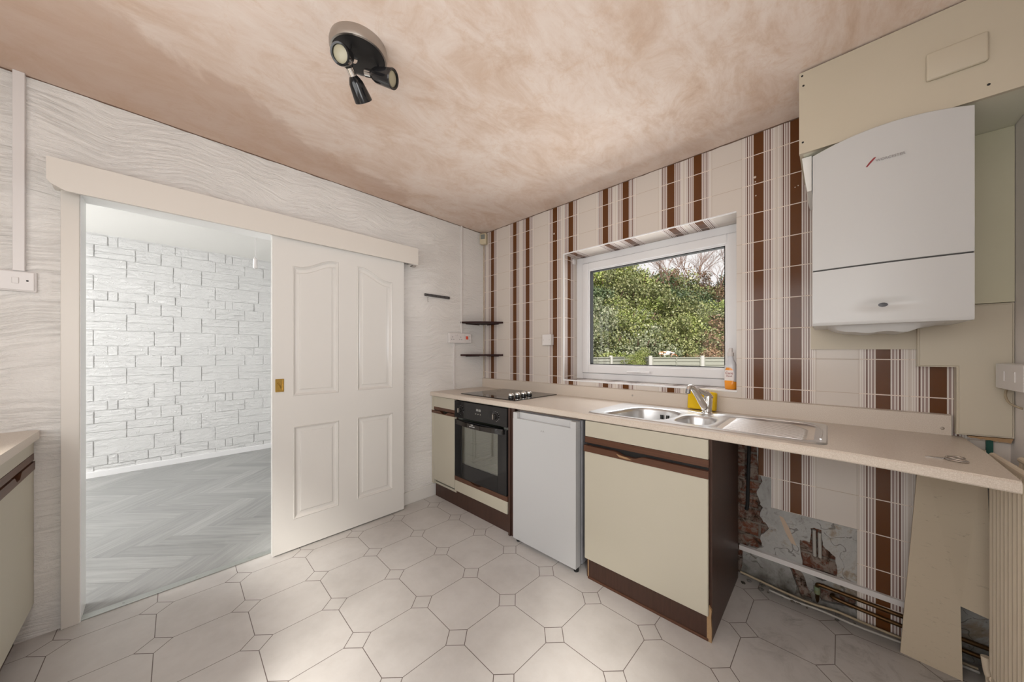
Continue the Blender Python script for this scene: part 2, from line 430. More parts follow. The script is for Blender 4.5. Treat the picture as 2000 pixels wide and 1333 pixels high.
def m_plaster():
    k = NT('old_grey_plaster'); n1 = k.noise(4.5, 7, .7, dist=.8); n2 = k.noise(17, 7, .75, dist=1.4)
    c = k.ramp(n1, [(.30, (.20, .18, .155)), (.40, (.36, .355, .34)), (.54, (.44, .435, .42)), (.62, (.33, .28, .22)), (.75, (.20, .14, .10))])
    c = k.mix(k.ramp(n2, [(.56, (0, 0, 0)), (.72, (.8, .8, .8))]), c, (.10, .085, .065))
    vo = k.n('ShaderNodeTexVoronoi', feature='DISTANCE_TO_EDGE'); vo.inputs['Scale'].default_value = 4.2
    wp = k.n('ShaderNodeVectorMath', operation='ADD'); nz = k.n('ShaderNodeTexNoise'); nz.inputs['Scale'].default_value = 9; k.l(k.pos(), nz.inputs['Vector'])
    sc = k.n('ShaderNodeVectorMath', operation='SCALE'); sc.inputs['Scale'].default_value = .22; k.l(nz.outputs['Color'], sc.inputs[0])
    k.l(k.pos(), wp.inputs[0]); k.l(sc.outputs[0], wp.inputs[1]); k.l(wp.outputs[0], vo.inputs['Vector'])
    cr = k.math('MULTIPLY', k.math('LESS_THAN', vo.outputs['Distance'], .009), k.math('GREATER_THAN', n1, .50))
    c = k.mix(k.math('MULTIPLY', cr, .55), c, (.07, .06, .05))
    zz = k.xyz()[2]
    low = k.math('SUBTRACT', 1, k.math('DIVIDE', zz, .17), clamp=True)
    c = k.mix(k.math('MULTIPLY', k.math('MULTIPLY', low, k.noise(20, 4)), 1.5, clamp=True), c, (.05, .042, .03))
    k.set(color=c, rough=.9, spec=.15); k.bump(k.math('SUBTRACT', n2, k.math('MULTIPLY', cr, .5)), .6, .006); return k.m
M['plaster'] = m_plaster()
def m_brick():
    k = NT('bare_red_brick'); sp = k.n('ShaderNodeCombineXYZ'); x, y, z = k.xyz()
    k.l(x, sp.inputs[0]); k.l(z, sp.inputs[1])
    b = k.n('ShaderNodeTexBrick'); b.inputs['Scale'].default_value = 1; b.inputs['Brick Width'].default_value = .225; b.inputs['Row Height'].default_value = .075
    b.inputs['Mortar Size'].default_value = .008; b.inputs['Mortar Smooth'].default_value = .4
    b.inputs['Color1'].default_value = (.22, .085, .05, 1); b.inputs['Color2'].default_value = (.12, .05, .035, 1); b.inputs['Mortar'].default_value = (.22, .19, .165, 1)
    k.l(sp.outputs[0], b.inputs['Vector'])
    n = k.noise(22, 7, .75, dist=1.0)
    c = k.mix(k.ramp(n, [(.44, (0, 0, 0)), (.56, (1, 1, 1))]), b.outputs['Color'], (.27, .215, .18))
    c = k.mix(k.ramp(k.noise(12, 7, .75, dist=1), [(.50, (0, 0, 0)), (.62, (1, 1, 1))]), c, (.05, .03, .02))
    k.set(color=c, rough=.9, spec=.1); k.bump(k.math('ADD', n, k.math('MULTIPLY', b.outputs['Fac'], -.6)), .9, .012); return k.m
M['brick'] = m_brick()
def m_board():
    k = NT('scuffed_cream_board'); n = k.noise(26, 6, .75, stretch=(1, 1, 3.0), dist=.8)
    c = k.mix(k.noise(2.5, 4), (.63, .54, .41), (.56, .47, .35))
    c = k.mix(k.ramp(n, [(.60, (0, 0, 0)), (.74, (.75, .75, .75))]), c, (.20, .15, .10))
    k.set(color=c, rough=.6, spec=.3); return k.m
M['board'] = m_board()
def m_leaf(name, a, b, c):
    k = NT(name); oi = k.n('ShaderNodeObjectInfo')
    n = k.noise(2.2, 4, .6, obj=True); n2 = k.noise(11, 3, .6, obj=True)
    col = k.mix(k.ramp(n, [(.35, (0, 0, 0)), (.65, (1, 1, 1))]), a, b)
    col = k.mix(k.ramp(n2, [(.5, (0, 0, 0)), (.62, (1, 1, 1))]), col, c)
    hsv = k.n('ShaderNodeHueSaturation'); k.l(col, hsv.inputs['Color'])
    k.l(k.math('ADD', .8, k.math('MULTIPLY', oi.outputs['Random'], .45)), hsv.inputs['Value'])
    k.set(color=hsv.outputs[0], rough=.45, spec=.5)
    return k.m
M['leaf_olive'] = m_leaf('olive_leaves', (.12, .15, .045), (.23, .25, .09), (.40, .39, .19))
M['leaf_bright'] = m_leaf('yellow_green_leaves', (.17, .24, .045), (.31, .36, .09), (.48, .47, .19))
M['leaf_dark'] = m_leaf('dark_ivy_leaves', (.04, .075, .028), (.09, .135, .055), (.20, .24, .12))
M['leaf_pale'] = m_leaf('pale_bramble_leaves', (.13, .165, .08), (.24, .265, .15), (.42, .41, .29))
M['leaf_brown'] = m_leaf('withered_brown_stems', (.20, .105, .06), (.33, .20, .12), (.27, .22, .11))
M['twig'] = mat('bare_twig_bark', (.22, .15, .12), .8, var=(.30, .17, .13), vs=3)
M['soil'] = mat('rough_grass_and_soil', (.12, .14, .05), .9, var=(.16, .11, .06), vs=2)
M['fence'] = m_wood('weathered_fence_boards', (.22, .225, .19), (.36, .36, .31), (4, 4, 30), .8)
M['concrete'] = mat('pale_concrete_post', (.50, .49, .47), .8)
def m_cat():
    k = NT('calico_fur'); n = k.noise(7.5, 2, .4, dist=.4, obj=True)
    k.set(color=k.ramp(n, [(.0, (.80, .77, .72)), (.46, (.03, .022, .02)), (.52, (.55, .20, .05)), (.60, (.85, .82, .78))], 'CONSTANT'), rough=.8)
    k.bump(k.noise(120, 2), .3, .004); return k.m
M['cat'] = m_cat()

# ================================================================== STRUCTURE
def jag(p, q, n, a, rs):
    out = []
    for i in range(n):
        t = i / n; out.append((p[0] + (q[0] - p[0]) * t + rs.uniform(-a, a), p[1] + (q[1] - p[1]) * t + rs.uniform(-a, a)))
    return out
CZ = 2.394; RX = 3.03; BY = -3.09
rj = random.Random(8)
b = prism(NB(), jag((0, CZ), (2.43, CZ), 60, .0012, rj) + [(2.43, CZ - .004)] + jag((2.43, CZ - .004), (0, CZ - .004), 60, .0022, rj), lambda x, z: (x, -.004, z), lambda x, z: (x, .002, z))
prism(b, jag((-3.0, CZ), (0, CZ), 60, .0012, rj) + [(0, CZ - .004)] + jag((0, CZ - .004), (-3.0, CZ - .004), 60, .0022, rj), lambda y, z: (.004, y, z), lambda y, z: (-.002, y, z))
struct('joint_grime_shadow', b, mat('grime_and_cove_shadow', (.16, .10, .07), .9))  # dark strips for grime and a small cove shadow along the ceiling joints
struct('floor', bx(-.02, RX, BY, .03, -.06, 0), M['floor'])
struct('ceiling', bx(-.01, RX + .1, BY - .1, .27, CZ, CZ + .1), M['ceil'])
# left wall with the doorway
b = NB(); T = -.142
box(b, T, 0, -4.6, -2.376, 0, 2.42); box(b, T, 0, -1.60, .6, 0, 2.42); box(b, T, 0, -2.376, -1.60, 1.95, 2.42)
struct('wall_left', b, M['artex'])
# white-painted lining of the doorway
b = NB(); box(b, T - .004, .012, -2.377, -2.372, 0, 1.95); box(b, T - .004, .012, -2.376, -1.60, 1.944, 1.951); box(b, T - .004, .012, -1.604, -1.599, 0, 1.95)
struct('trim_1', b, mat('bright_white_gloss', (.90, .90, .89), .3))
b = bx(0, .022, -2.424, -2.374, 0, 1.945, .002)
struct('trim_2', b, M['trim'])
# pelmet over the sliding track, rounded lower end corners
b = NB()
pf = [(-2.448, 2.040), (-.765, 2.046), (-.765, 1.925), (-.775, 1.916), (-2.40, 1.910), (-2.415, 1.918), (-2.438, 1.930), (-2.448, 1.945)]
prism(b, pf, lambda y, z: (.096, y, z), lambda y, z: (.112, y, z))
box(b, 0, .098, -2.440, -.775, 2.020, 2.036)
box(b, .0, .055, -2.44, -2.415, 1.935, 2.02); box(b, .0, .1, -.80, -.785, 1.93, 2.02)
struct('trim_3', b, M['trim'])
b = bx(.045, .075, -2.36, -.79, 1.985, 2.015)
box(b, .05, .085, -.80, -.768, 1.906, 1.914)
o = obj('sliding_track', b, M['satin'], bpy.data.objects['trim_3'])
b = NB(); box(b, -.038, .006, -2.372, -1.60, 0, .006, .002)
for yy in (-2.25, -2.0, -1.78): cyl(b, (-.016, yy, .005), (-.016, yy, .008), .004, 10)
struct('trim_4', b, mat('brushed_aluminium_threshold', (.42, .44, .42), .4, .6))
# skirting on the left wall by the corner
b = bx(0, .016, -1.58, -.545, 0, .100, .003); struct('baseboard_left', b, M['gloss_white'])

# ---- back wall (striped tiles) with the window opening
WX0, WX1, WZ0, WZ1 = .968, 2.147, 1.009, 2.0
b = NB()
for x0, x1, z0, z1 in ((-.142, WX0 - .008, .86, 2.45), (WX1 + .008, RX + .1, .86, 2.45), (WX0 - .008, WX1 + .008, .86, WZ0 - .012), (WX0 - .008, WX1 + .008, WZ1 + .008, 2.45)):
    box(b, x0, x1, .008, .27, z0, z1)
box(b, -.142, 2.08, .008, .27, -.06, .86)
wb = struct('wall_back', b, M['white_wall'])
# bare lower part right of the sink cabinet: brickwork behind broken plaster
b = NB()
plate(b, [(2.08, -.06), (RX + .1, -.06), (RX + .1, .861), (2.20, .861), (2.208, .80), (2.205, .66), (2.198, .53), (2.182, .52), (2.180, .60), (2.184, .72), (2.186, .861), (2.08, .861)], [], lambda x, z: (x, .026, z))
box(b, 2.08, RX + .1, .055, .27, -.06, .86)
obj('brickwork', b, M['brick'], wb)
b = NB()
rs = random.Random(3)
path = [(2.245, .865), (2.243, .60), (2.262, .54), (2.236, .47), (2.262, .40), (2.250, .345), (2.290, .30), (2.255, .235), (2.262, .18), (2.215, .17), (2.175, .15), (2.165, -.05)]
outer = []
for p, q in zip(path, path[1:]): outer += jag(p, q, 5, .005, rs)
outer += [(2.165, -.05), (RX + .09, -.05), (RX + .09, .865)]
nich = []
npth = [(2.415, .285), (2.455, .290), (2.462, .36), (2.500, .365), (2.503, .29), (2.548, .255), (2.555, .165), (2.500, .115), (2.430, .15)]
for p, q in zip(npth, npth[1:] + npth[:1]): nich += jag(p, q, 4, .004, rs)
lowp = []
lp_ = [(2.372, .148), (2.425, .125), (2.452, .06), (2.462, .0), (2.420, .005), (2.400, .07)]
for p, q in zip(lp_, lp_[1:] + lp_[:1]): lowp += jag(p, q, 4, .004, rs)
nich2 = []
lq_ = [(2.500, .105), (2.62, .098), (2.61, .04), (2.50, .02), (2.475, .07)]
for p, q in zip(lq_, lq_[1:] + lq_[:1]): nich2 += jag(p, q, 4, .004, rs)
L = plate(b, outer, [nich, lowp, nich2], lambda x, z: (x, .008, z))
for lp in L:
    back = [b.verts.new(v.co + Vector((0, .0175, 0))) for v in lp]; bridge(b, lp, back)
obj('old_plaster', b, M['plaster'], wb)
# the brick inside the opened patch left of the pipes, smeared with render
obj('render_patch', prism(NB(), [(2.335, .378), (2.352, .375), (2.375, .33), (2.392, .285), (2.405, .25), (2.385, .255), (2.362, .30)], lambda x, z: (x, .0068, z), lambda x, z: (x, .0082, z)), mat('pinkish_filler', (.52, .40, .30), .9), wb)
# tiles (each region one pattern surface)
b = NB(); X0 = .010
out = [(X0, .80), (RX, .80), (RX, CZ), (X0, CZ)]
b2 = NB()
for (x0, x1, z0, z1) in ((X0, WX0, .80, CZ), (WX1, RX, .80, CZ), (WX0, WX1, .80, WZ0), (WX0, WX1, WZ1, CZ)):
    box(b2, x0, x1, 0, .0075, z0, z1)
obj('wall_tiles', b2, M['tile'], wb)
b = NB()
for (x0, x1, z0, z1) in ((2.247, 2.302, .568, .80), (2.302, 2.621, .4125, .80), (2.621, 2.845, -.0, .80)):
    box(b, x0, x1, 0, .0075, z0, z1, .0012, 1)
obj('lower_wall_tiles', b, M['tile'], wb)
obj('sill_tiles', bx(WX0 - .006, WX1 + .006, .0005, .24, WZ0 - .012, WZ0, .0025), M['tile_sill'], wb)
obj('soffit_tiles', bx(WX0 - .006, WX1 + .006, .0005, .24, WZ1, WZ1 + .008), M['tile_sill'], wb)
b = bx(WX0 - .008, WX0, .0005, .24, WZ0, WZ1); box(b, WX1, WX1 + .008, .0005, .24, WZ0, WZ1)
obj('reveal_tiles', b, M['tile_reveal'], wb)
b = NB()
for x0, x1, z0, z1 in ((WX0 - .003, WX0 + .006, WZ0, WZ1), (WX0, WX1, WZ1 - .004, WZ1 + .004), (WX0, WX1 + .003, WZ0 - .007, WZ0 + .003)):
    box(b, x0, x1, -.003, .004, z0, z1, .002)
obj('tile_edge_trim', b, M['upvc'], wb)
b = bx(.0, .011, -.006, .007, .975, CZ, .002)
obj('tile_end_edge', b, mat('discoloured_grout_edge', (.36, .28, .19), .8, var=(.6, .52, .42), vs=30), wb)
# plaster drips and screw plugs left on the tiles
b = NB()
for x, z, r in ((2.232, 2.16, .007), (2.234, 2.135, .004), (.875, 2.185, .008), (.876, 2.13, .004), (2.236, 2.06, .004), (2.40, 2.05, .003), (2.412, 2.055, .003)):
    rev(b, (x, .001, z), (x, -.002, z), [(0, r), (.002, r * .8), (.003, .001)], 9)
obj('plaster_splash', b, mat('dried_plaster', (.66, .56, .46), .9), wb)

struct('wall_right', bx(RX, RX + .1, -1.9, .27, -.06, 2.45), mat('pinkish_white_paint', (.78, .73, .70), .6))
b = NB()
box(b, RX, RX + .1, -3.19, -2.98, -.06, 2.45); box(b, RX, RX + .1, -2.98, -2.10, 2.08, 2.45); box(b, RX, RX + .1, -2.1, -1.9, -.06, 2.45)
struct('wall_right_rear', b, M['artex'])
b = NB()
for y0, y1, z0, z1 in ((-2.98, -2.93, 0, 2.08), (-2.15, -2.10, 0, 2.08), (-2.98, -2.10, 2.0, 2.08), (-2.98, -2.10, 0, .12)):
    box(b, RX + .02, RX + .08, y0, y1, z0, z1, .004)
dr = struct('door_2', b, M['upvc'])
obj('pane', bx(RX + .045, RX + .052, -2.93, -2.15, .12, 2.0), M['glass'], dr)
b = NB(); FX0, FX1 = .95, 2.85
for x0, x1, z0, z1 in ((-.142, FX0, -.06, 2.45), (FX1, RX + .1, -.06, 2.45), (FX0, FX1, -.06, 1.0), (FX0, FX1, 2.1, 2.45)):
    box(b, x0, x1, BY - .1, BY, z0, z1)
struct('wall_front', b, M['artex'])
b = NB()
for x0, x1, z0, z1 in ((FX0, FX0 + .06, 1.0, 2.1), (FX1 - .06, FX1, 1.0, 2.1), (FX0, FX1, 1.0, 1.06), (FX0, FX1, 2.04, 2.1), (1.87, 1.93, 1.0, 2.1)):
    box(b, x0, x1, BY - .08, BY - .02, z0, z1, .004)
w2 = struct('added_fill_window', b, M['upvc'])  # unseen rear window, added so fill light can enter
obj('pane', bx(FX0 + .05, FX1 - .05, BY - .052, BY - .045, 1.05, 2.05), M['glass'], w2)

# ---- window over the sink
b = NB(); FA, FB = .188, .250
def ring(bm, x0, x1, z0, z1, w, y0, y1, bev=.004, wt=None, wr=None):
    wt = wt or w; wr = wr or w
    box(bm, x0, x0 + w, y0, y1, z0, z1, bev); box(bm, x1 - wr, x1, y0, y1, z0, z1, bev)
    box(bm, x0 + w - .002, x1 - wr + .002, y0, y1, z0, z0 + w, bev); box(bm, x0 + w - .002, x1 - wr + .002, y0, y1, z1 - wt, z1, bev)
ring(b, WX0, WX1, WZ0, WZ1, .066, FA, FB, .005, wt=.062, wr=.030)
w1 = struct('window_1', b, M['upvc'])
b = NB(); ring(b, 1.030, 2.122, 1.060, 1.945, .058, FA - .016, FB - .01, .006)
sash = obj('sash', b, M['upvc'], w1)
b = NB(); ring(b, 1.0265, 2.1255, 1.0565, 1.9485, .006, FA - .002, FA + .01, 0); obj('sash_shadow_gap', b, mat('grey_shadow_line', (.22, .22, .23), .6), w1)  # grey strip drawn as the shaded step around the sash
b = NB(); ring(b, 1.084, 2.068, 1.114, 1.891, .014, FA - .006, FB - .02, .004)
obj('glazing_bead', b, M['upvc'], sash)
b = NB(); ring(b, 1.097, 2.055, 1.127, 1.878, .006, FA, FB - .022, .001)
obj('gasket', b, M['rubber'], sash)
obj('pane', bx(1.100, 2.052, FA + .012, FA + .018, 1.130, 1.875), M['glass'], sash)
b = NB()
box(b, 1.50, 1.56, FA - .030, FA - .014, 1.070, 1.092, .004)
tube(b, smoothpts([(1.53, FA - .028, 1.083), (1.50, FA - .042, 1.083), (1.46, FA - .044, 1.081), (1.435, FA - .040, 1.080)]), [.008] * 19, 10)
box(b, 1.53, 1.60, FA - .040, FA - .026, 1.074, 1.092, .005)
obj('window_handle', b, M['upvc'], sash, True)
obj('curtain_hook', bx(.969, .985, .12, .15, 1.945, 1.985, .003), M['plastic'], w1)

# ================================================================== NEXT ROOM
struct('ceiling_hall', bx(-2.95, T + .001, -4.6, .6, 2.394, 2.49), M['white_wall'])
BX = -2.81
b = bx(BX - .14, BX - .005, -4.6, .6, -.06, 2.45)
PERY = .868; rows = [(.095, [-2.485, -2.421, -2.22, -2.024, -1.764]), (.125, [-2.569, -2.307, -2.129, -1.977]),
                     (.170, [-2.365, -2.039, -1.819]), (.155, [-2.572, -2.177, -1.985])]
z = 2.380; ri = 0; rr_ = random.Random(5)
while z > .06:
    h, js = rows[ri % 4]; z1 = z; z0 = max(z - h, .045); ri += 1; z = z - h
    J = sorted(j + k * PERY for j in js for k in range(-3, 5)); J = [j for j in J if -4.6 < j < .6]
    for a, c in zip(J, J[1:]):
        sub = [(z0, z1)]
        if h == .170 and (c - a) > .30: sub = [(z0, (z0 + z1) / 2), ((z0 + z1) / 2, z1)]
        if h == .125 and .13 < (c - a) < .27 and c - a > .25: sub = [(z0, (z0 + z1) / 2), ((z0 + z1) / 2, z1)]
        for s0, s1 in sub:
            if s1 - s0 > .02: box(b, BX - .008, BX + .001 + rr_.uniform(-.0015, .002), a + .0035, c - .0035, s0 + .003, s1 - .003, .0026, 2)
struct('wall_hall_far', b, M['brick_white'])
struct('baseboard_hall', bx(BX - .006, BX + .018, -4.6, .6, 0, .060, .004), M['upvc'])
struct('wall_hall_right', bx(-2.95, T, .6, .7, -.06, 2.45), M['white_wall'])
b = NB()
for x0, x1, z0, z1 in ((-2.95, -2.6, -.06, 2.45), (-.4, T, -.06, 2.45), (-2.6, -.4, -.06, .7), (-2.6, -.4, 2.3, 2.45)): box(b, x0, x1, -4.7, -4.6, z0, z1)
struct('wall_hall_left', b, M['white_wall'])
b = NB()
for x0, x1, z0, z1 in ((-2.6, -2.53, .7, 2.3), (-.47, -.4, .7, 2.3), (-1.53, -1.47, .7, 2.3), (-2.6, -.4, .7, .77), (-2.6, -.4, 2.23, 2.3)): box(b, x0, x1, -4.68, -4.62, z0, z1, .004)
w3 = struct('window_3', b, M['upvc'])
obj('pane', bx(-2.55, -.45, -4.655, -4.648, .75, 2.25), M['glass'], w3)
# herringbone floor: every board a face with its own grain direction
b = NB(); uvl = b.loops.layers.uv.new('UVMap'); w_, l_ = .115, .575; rr_ = random.Random(9)
ca, sa = math.cos(math.radians(45)), math.sin(math.radians(45))
def plank(x0, y0, x1, y1, horiz):
    g = .0006; pts = [(x0 + g, y0 + g), (x1 - g, y0 + g), (x1 - g, y1 - g), (x0 + g, y1 - g)]
    W_ = [(-1.45 + px * ca - py * sa, -2.0 + px * sa + py * ca) for px, py in pts]
    if all(p[0] < BX - .02 for p in W_) or all(p[0] > T + .14 for p in W_) or all(p[1] < -4.6 for p in W_) or all(p[1] > .6 for p in W_): return
    vs = [b.verts.new((p[0], p[1], .0025)) for p in W_]
    f = b.faces.new(vs); ou, ov = rr_.uniform(0, 40), rr_.uniform(0, 40)
    for lp, p in zip(f.loops, pts):
        q = (p[0], p[1]) if horiz else (p[1], p[0])
        lp[uvl].uv = (q[0] + ou, q[1] + ov)
for k in range(-70, 70):
    for m in range(-8, 9):
        ox = k * w_ + m * (l_ + w_); oy = k * w_ + m * (w_ - l_)
        if abs(ox) > 5 or abs(oy) > 5: continue
        plank(ox, oy, ox + l_, oy + w_, True)
        plank(ox + l_, oy + w_ - l_, ox + l_ + w_, oy + w_, False)
bmesh.ops.bisect_plane(b, geom=b.verts[:] + b.edges[:] + b.faces[:], plane_co=(-.0145, 0, 0), plane_no=(1, 0, 0), clear_outer=True)
bmesh.ops.bisect_plane(b, geom=b.verts[:] + b.edges[:] + b.faces[:], plane_co=(BX - .02, 0, 0), plane_no=(1, 0, 0), clear_inner=True)
box(b, -2.95, -.0145, -4.6, .6, -.06, -.0005)
struct('floor_hall', b, M['laminate'])
# pull cord near the doorway
t = thing('pull_cord_switch', 'white pull cord with plastic toggle hanging inside the next room', 'light switch', (-.42, -1.693, 2.38))
obj('ceiling_box', rev(NB(), (-.42, -1.693, 2.394), (-.42, -1.693, 2.36), [(0, .032), (.03, .03), (.034, .012)], 20), M['plastic'], t, True)
obj('cord', tube(NB(), [(-.42, -1.693, 2.37), (-.42, -1.693, 1.88)], .0012, 6), M['plastic'], t)
obj('toggle', rev(NB(), (-.42, -1.693, 1.885), (-.42, -1.693, 1.80), [(0, .003), (.012, .008), (.018, .013), (.024, .0115), (.05, .0125), (.053, .0115), (.056, .0125), (.078, .0125), (.084, .004)], 16), M['plastic'], t, True)

# ================================================================== SLIDING DOOR
XF = .080
def arch(y0, y1, zb, zl, zr, n=14):
    pts = [(y0, zb), (y1, zb)]
    for i in range(n + 1):
        t = i / n; y = y1 + (y0 - y1) * t
        s = 1 - t; s = min(max((s - .12) / .76, 0), 1); s = s * s * (3 - 2 * s)
        pts.append((y, zl + (zr - zl) * s))
    return pts
panels = [arch(-1.588, -1.330, .953, 1.755, 1.829), arch(-1.213, -.960, .957, 1.826, 1.752),
          arch(-1.584, -1.328, .193, .766, .766, 3), arch(-1.213, -.957, .193, .769, .769, 3)]
b = NB(); DY0, DY1, DZ0, DZ1 = -1.688, -.868, .010, 1.985
L = plate(b, [(DY0, DZ0), (DY1, DZ0), (DY1, DZ1), (DY0, DZ1)], panels, lambda y, z: (XF, y, z))
for poly, lp in zip(panels, L[1:]):
    prev = lp
    for d, dep in ((.004, .004), (.010, -.0015), (.016, -.008), (.024, -.010), (.036, -.009), (.041, -.004), (.046, -.0035)):
        q = [b.verts.new((XF + dep, y, z)) for y, z in inset(poly, d)]
        bridge(b, prev, q); prev = q
    e = [b.edges.get((prev[i], prev[(i + 1) % len(prev)])) for i in range(len(prev))]
    bmesh.ops.triangle_fill(b, use_beauty=True, edges=e)
back = [b.verts.new((XF - .036, v.co.y, v.co.z)) for v in L[0]]
bridge(b, L[0], back); b.faces.new(back)
door = struct('door_1', b, M['gloss_white'])
b = NB(); po = rrect(-1.674, -1.632, .985, 1.063, .003, 2); pi_ = rrect(-1.667, -1.639, .994, 1.054, .006, 3)
L = plate(b, po, [pi_], lambda y, z: (XF + .0045, y, z))
bk = [b.verts.new((XF - .001, v.co.y, v.co.z)) for v in L[0]]; bridge(b, L[0], bk)
q = [b.verts.new((XF + .0008, v.co.y * .97 + -1.653 * .03, v.co.z)) for v in L[1]]; bridge(b, L[1], q)
e = [b.edges.get((q[i], q[(i + 1) % len(q)])) for i in range(len(q))]; bmesh.ops.triangle_fill(b, use_beauty=True, edges=e)
tube(b, smoothpts([(XF + .001, -1.662, 1.04), (XF + .004, -1.653, 1.024), (XF + .001, -1.648, 1.006)]), .004, 8)
obj('door_handle', b, M['brass'], door, False)

# ================================================================== LEFT WALL FITTINGS
def sockets(name, label, cat, parts): ...
t = thing('light_switch', 'wide white rocker switch plate on the wall left of the doorway', 'light switch', (0, -2.56, 1.52))
b = bx(0, .014, -2.632, -2.484, 1.477, 1.563, .003); box(b, .0, .020, -2.628, -2.488, 1.481, 1.559, .003); obj('switch_plate', b, M['plastic'], t)
for y in (-2.533, -2.583): obj('rocker', bx(.019, .0235, y - .0085, y + .0085, 1.508, 1.534, .002), M['plastic'], t)
for y in (-2.505, -2.611): obj('screw', cyl(NB(), (.019, y, 1.522), (.0208, y, 1.522), .0035, 10), M['rubber'], t)
setp(obj('cable_trunking', bx(0, .022, -2.540, -2.511, 1.562, CZ, .002), M['plastic']), 'white vertical cable trunking above the light switch left of the doorway', 'cable trunking')
t = thing('double_socket', 'white double socket outlet on textured wall above the worktop corner', 'socket', (0, -.33, 1.356))
b = bx(0, .032, -.417, -.250, 1.311, 1.400, .004); obj('socket_plate', b, M['plastic'], t)
for yc in (-.385, -.298):
    b = NB()
    for dy, dz, hh in ((0, .012, .009), (-.011, -.010, .006), (.011, -.010, .006)):
        box(b, .0315, .0328, yc + dy - (.004 if dy else .0025), yc + dy + (.004 if dy else .0025), 1.352 + dz - (.0025 if dy else .0045), 1.352 + dz + (.0025 if dy else .0045))
    obj('pin_holes', b, M['rubber'], t)
for yc in (-.352, -.330): obj('rocker', bx(.031, .0365, yc - .007, yc + .007, 1.372, 1.386, .002), M['plastic'], t)
t = thing('fused_switch', 'white fused switch with orange-red rocker beside the double socket', 'switch', (0, -.205, 1.356))
obj('switch_plate', bx(0, .026, -.249, -.172, 1.311, 1.400, .004), M['plastic'], t)
obj('rocker', bx(.025, .031, -.236, -.212, 1.345, 1.375, .002), M['red'], t)
for dy, dz in ((-.190, 1.372), (-.190, 1.34)): obj('screw', cyl(NB(), (.025, dy, dz), (.0268, dy, dz), .003, 10), M['rubber'], t)
setp(obj('cable_trunking', bx(0, .012, -.277, -.262, 1.400, CZ, .002), M['plastic']), 'thin white trunking running from double socket up to the ceiling', 'cable trunking')
setp(obj('cable_trunking', bx(0, .012, -.362, -.346, .890, 1.311, .002), M['plastic']), 'thin white trunking between double socket and worktop', 'cable trunking')
t = thing('key_rack', 'small dark key hook rail on the white textured wall beside the sliding door', 'key rack', (0, -.525, 1.71))
b = bx(0, .014, -.648, -.402, 1.700, 1.722, .003); obj('rail', b, mat('dark_grey_painted_wood', (.06, .055, .055), .6, var=(.1, .09, .09), vs=40), t)
for i in range(6):
    y = -.63 + i * .042
    tube(b := NB(), smoothpts([(.014, y, 1.713), (.022, y, 1.712), (.026, y, 1.706), (.024, y, 1.700), (.02, y, 1.702)], 3), .0015, 6); obj('hook', b, M['blackm'], t)
t2 = thing('hanging_key', 'small key hanging from the left end of the dark hook rail', 'key', (.02, -.63, 1.69))
b = NB(); tube(b, [(.022 + .0 * math.cos(a), -.628 + .007 * math.cos(a), 1.692 + .008 * math.sin(a)) for a in [k * math.pi / 6 for k in range(13)]], .0016, 6)
box(b, .0205, .0235, -.630, -.6265, 1.650, 1.686); box(b, .0205, .0235, -.6265, -.621, 1.652, 1.658); box(b, .0205, .0235, -.6265, -.622, 1.664, 1.669)
obj('key_blade', b, M['satin'], t2)
t = thing('alarm_sensor', 'yellowed plastic motion sensor with grey lens in the ceiling corner', 'sensor', (.03, -.03, 2.33))
b = NB(); R45 = Matrix.Translation((.038, -.030, 2.325)) @ Matrix.Rotation(math.radians(25), 4, 'Z')
box(b, -.034, .034, -.026, .020, -.052, .052, .008, 3, M=R45); obj('sensor_body', b, M['plastic_cream'], t, True)
b = NB(); box(b, -.022, .022, -.029, -.022, -.006, .038, .003, 2, M=R45); obj('sensor_lens', b, mat('grey_sensor_lens', (.20, .21, .19), .3), t)
for zt, lab in ((1.510, 'upper dark wooden corner shelf above the worktop'), (1.208, 'lower dark wooden corner shelf above the worktop')):
    t = thing('corner_shelf', lab, 'shelf', (.0, 0, zt), group='dark corner shelves')
    poly = [(.002, -.008), (.002, -.280)]
    for k in range(1, 12):
        s = k / 12; cx = .002 + .282 * s; cy = -.280 + .276 * s; bul = math.sin(math.pi * s) * .030
        poly.append((cx + bul * .7, cy - bul * .7))
    poly += [(.284, -.006), (.012, -.006)]
    b = prism(NB(), poly, lambda x, y: (x, y, zt - .016), lambda x, y: (x, y, zt)); obj('shelf_board', b, M['shelf_wood'], t)
    b = NB(); box(b, .001, .008, -.22, -.06, zt - .022, zt - .016); box(b, .06, .22, -.009, -.001, zt - .022, zt - .016); obj('bracket', b, M['shelf_wood'], t)
t = thing('blanking_plate', 'white square switch box on the striped tiles left of the window', 'switch', (.83, 0, 1.325))
obj('back_box', bx(.785, .872, -.034, 0, 1.282, 1.369, .004), M['plastic'], t)
obj('front_plate', bx(.784, .873, -.041, -.033, 1.281, 1.370, .003), M['plastic'], t)
for x in (.798, .859): obj('screw', cyl(NB(), (x, -.040, 1.325), (x, -.0425, 1.325), .003, 10), M['satin'], t)

